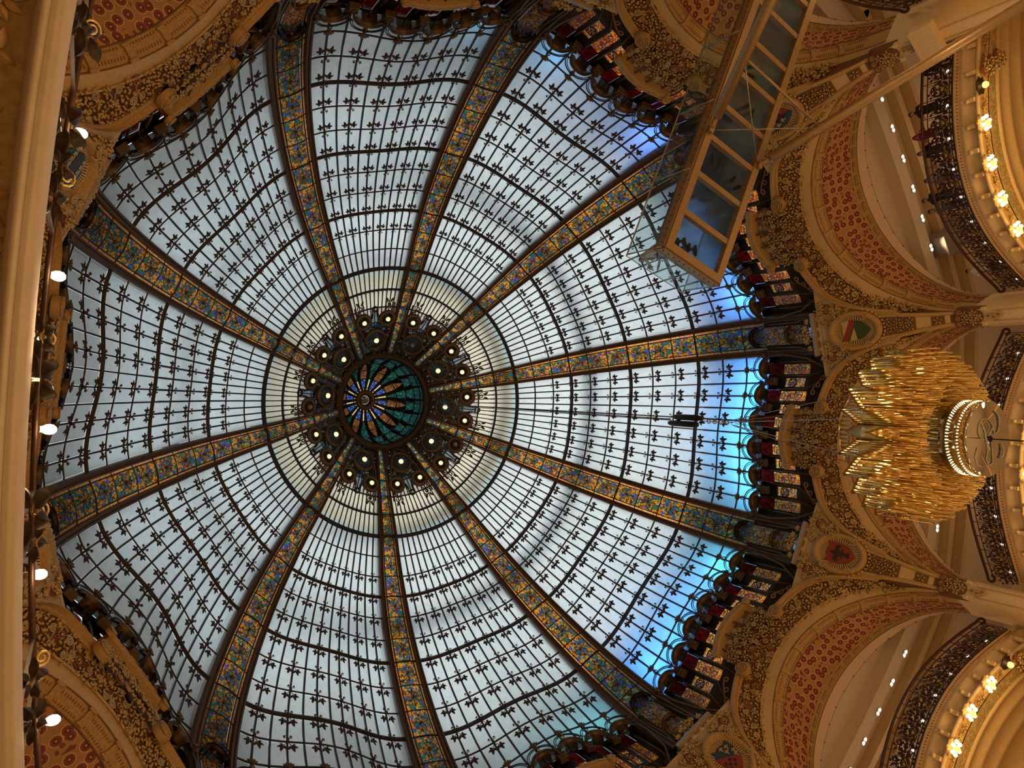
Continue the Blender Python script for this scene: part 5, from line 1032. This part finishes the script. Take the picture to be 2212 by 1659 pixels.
for j in range(9): chn.tube([(.035 * math.cos(a), (.02 * math.sin(a) if j % 2 else 0), 10.52 - j * .075 + .045 * math.sin(a)) if j % 2 == 0 else (0, .035 * math.cos(a), 10.52 - j * .075 + .045 * math.sin(a)) for a in np.linspace(0, 2 * PI, 9)[:-1]], .012, 4, closed=True)
part(H, 'chain', chn.mesh('chain', 'steel_wire'))
for a in (0.2, 1.3, 2.5, 3.4, 4.4, 5.5): part(CH, 'suspension_wire', MB().tube([(.05 * math.cos(a), .05 * math.sin(a), 9.85), (.58 * math.cos(a), .58 * math.sin(a), 7.24)], .009, 4).mesh('suspension_wire', 'steel_wire'))
for a in range(6): light('POINT', 'chandelier_light', (.95 * math.cos(a * PI / 3 + .5), .95 * math.sin(a * PI / 3 + .5), 6.45), 17, (1, .76, .34), .05)

# ------------------------------------------------------------------ near balcony edge over the camera
NB = thing('near_balcony', 'cream moulded underside of the near balcony with gilded flowers, left edge', 'balcony', 0, (-10.6, 0, 2.0))
def nx(y, d=0.0): return -10.137 - d + .045 * y * y + .012 * y
YY = np.linspace(-1.7, 1.9, 25)
prof = [(0.0, 2.30), (0.0, 2.06), (.006, 2.045), (.016, 2.045), (.020, 2.03), (.030, 2.035), (.036, 2.02), (.050, 2.015), (.058, 2.03), (.062, 2.045), (.30, 2.045)]
part(NB, 'moulding', MB().grid([[(nx(y, d), y, z) for y in YY] for d, z in prof[:10]]).mesh('moulding', 'near_plaster')); part(NB, 'soffit', MB().grid([[(nx(y, d), y, z) for y in YY] for d, z in ((.062, 2.045), (.5, 2.045), (1.6, 2.3))]).mesh('soffit', 'near_gold'))
part(NB, 'deck', MB().grid([[(nx(y, d), y, z) for y in YY] for d, z in ((0, 2.3), (2.0, 2.3))], False).mesh('deck', 'cream'))
def near_flower(kind):
    mb = MB()
    if kind:
        for i in range(11): leafs(mb, (.35 * math.cos(.571 * i), .35 * math.sin(.571 * i)), .571 * i, .62, .3, .1, .05)
        mb.lathe([(.001, .12), (.12, .12), (.28, .16), (.34, .08), (.38, 0)], 14)
        for i in range(12): mb.sphere((.24 * math.cos(i * .5236), .24 * math.sin(i * .5236), .17), .03, 5, 3)
    else:
        for a, L in ((.6, 1.1), (-.35, 1.15), (1.9, .8), (-1.7, .9), (2.9, .7)): leafs(mb, (0, 0), a, L, .46, .16, .04, .05)
        mb.tube([(x + .7, y - .9, .08) for x, y, z in spiral(.2, 1.6, 16, 0, .03)], .035, 5)
    return mb.mesh('relief_flower' if kind else 'relief_leaf', 'gilt' if kind else 'ochre')
nf = [near_flower(0), near_flower(1)]
for y, d, k, s in ((-.72, .115, 0, .058), (-.585, .145, 1, .055), (-.50, .10, 0, .03), (-.40, .115, 0, .062), (-.27, .14, 1, .05), (-.10, .11, 0, .055), (.10, .13, 1, .05), (.34, .12, 0, .06), (.60, .125, 1, .05), (.83, .12, 0, .055), (-.85, .13, 1, .055), (-.30, .10, 0, .04)):
    part(NB, 'relief_flower' if k else 'relief_leaf', nf[k], frameN((nx(y, d + .012), y, 2.043), (0, 0, -1), (0, 1, 0), s * 1.3, y * 9))
NR = thing('near_railing', 'dark leafy iron railing above the near balcony edge, left', 'railing', 0, (-10.2, 0, 2.3))
nlf_me = MB()
for a in (.2, 1.5, 2.7, 4.0, 5.2): leafs(nlf_me, (.03 * math.cos(a), .03 * math.sin(a)), a, .15, .10, .035, 0, .03)
nlf_me = nlf_me.mesh('iron_leaf', 'dark_bronze')
nsc_me = MB().tube([(x, y, 0) for x, y, z in spiral(.07, 1.6, 18, 0, .015)], .009, 5).mesh('iron_scroll', 'rosette_gold')
for z, r in ((2.36, .010), (3.05, .011)): part(NR, 'rail_bar', MB().tube([(nx(y, .015), y, z) for y in YY], r, 5).mesh('rail_bar', 'rail_brown'))
for j in range(26):
    y = -1.5 + j * .125
    if min(abs(y - q) for q in (-.875, -.364, .169, .669, 1.176)) < .12: continue
    part(NR, 'baluster', MB().tube([(nx(y, .015), y, 2.3), (nx(y, .015), y, 3.05)], .008, 4).mesh('baluster', 'rail_brown'))
    part(NR, 'iron_leaf', nlf_me, frameN((nx(y, -.005), y, 2.45 + .4 * rnd.random()), (1, 0, -.8), (0, 0, 1), .38 + .18 * (j % 3 == 0), rnd.uniform(0, 6)))
    if j % 2: part(NR, 'iron_scroll', nsc_me, frameN((nx(y, -.02), y, 2.6 + .06 * (j % 5)), (.6, 0, -1), (0, 1, 0), .42, j))
bulb_me = MB().lathe([(.001, .026), (.009, .024), (.016, .016), (.0185, .004), (.017, -.008), (.011, -.020), (.009, -.034)], 16).mesh('bulb', 'bulb_white'); soc_me = MB().lathe([(.009, -.026), (.013, -.034), (.013, -.06), (.02, -.07), (.008, -.10)], 10).mesh('socket', 'bronze')
lm_me = MB()
for a in (.2, 1.2, 2.2, 3.2, 4.2, 5.2): leafs(lm_me, (.03 * math.cos(a), .03 * math.sin(a)), a, .11, .075, .025, 0, -.02)
for a in (.8, 2.9, 4.9): lm_me.tube([(.02 * math.cos(a), .02 * math.sin(a), -.02), (.09 * math.cos(a), .09 * math.sin(a), -.03), (.11 * math.cos(a), .11 * math.sin(a), .02)], .007, 4)
lm_me = lm_me.mesh('leaf_mount', 'dark_bronze')
for j, (x, y) in enumerate(((-10.091, -.875), (-10.122, -.364), (-10.112, .169), (-10.105, .669), (-10.03, 1.176))):
    o = thing('railing_lamp', 'bare warm bulb on a dark leaf bracket at the left edge, %s from the top' % ORD[j], 'lamp', 0, (x - .09, y, 3.0), 'bare bulbs on the near railing')
    D = vn((.75, 0, .25)); M = frameN((x, y, 3.1), D, (0, 1, 0)); part(o, 'bulb', bulb_me, M); part(o, 'socket', soc_me, M); part(o, 'leaf_mount', lm_me, frameN(np.array((x, y, 3.1)) - D * .13, D, (0, 1, 0), .42, j)); part(o, 'leaf_mount', lm_me, frameN(np.array((x - .13, y + .07, 2.98)), (1, 0, -.6), (0, 1, 0), .42, j * 2)); part(o, 'leaf_mount', lm_me, frameN(np.array((x - .13, y - .07, 2.98)), (1, 0, -.8), (0, 1, 0), .42, j * 3 + 1))
    light('POINT', 'bulb_light', (x + .02, y, 3.0), 0.6, (1, .7, .35), .03)
for y in (-.6, 0, .6): light('POINT', 'near_gallery_light', (-11.2, y, 1.2), 1.0, (1.0, 0.66, 0.36), .1)
struct('floor_ground', MB().lathe([(.001, -6), (20.4, -6)], 40).mesh('floor_ground', 'ceiling_plaster'))

single('cover_box', MB().box((12.2, 0, 11.4), (.12, .46, .26)).box((12.2, 0, 11.68), (.15, .42, .03)).mesh('cover_box', 'cream_light'), 'plain cream box casing on the pillar at the top right, beside the long strut', 'box', AZ(9))
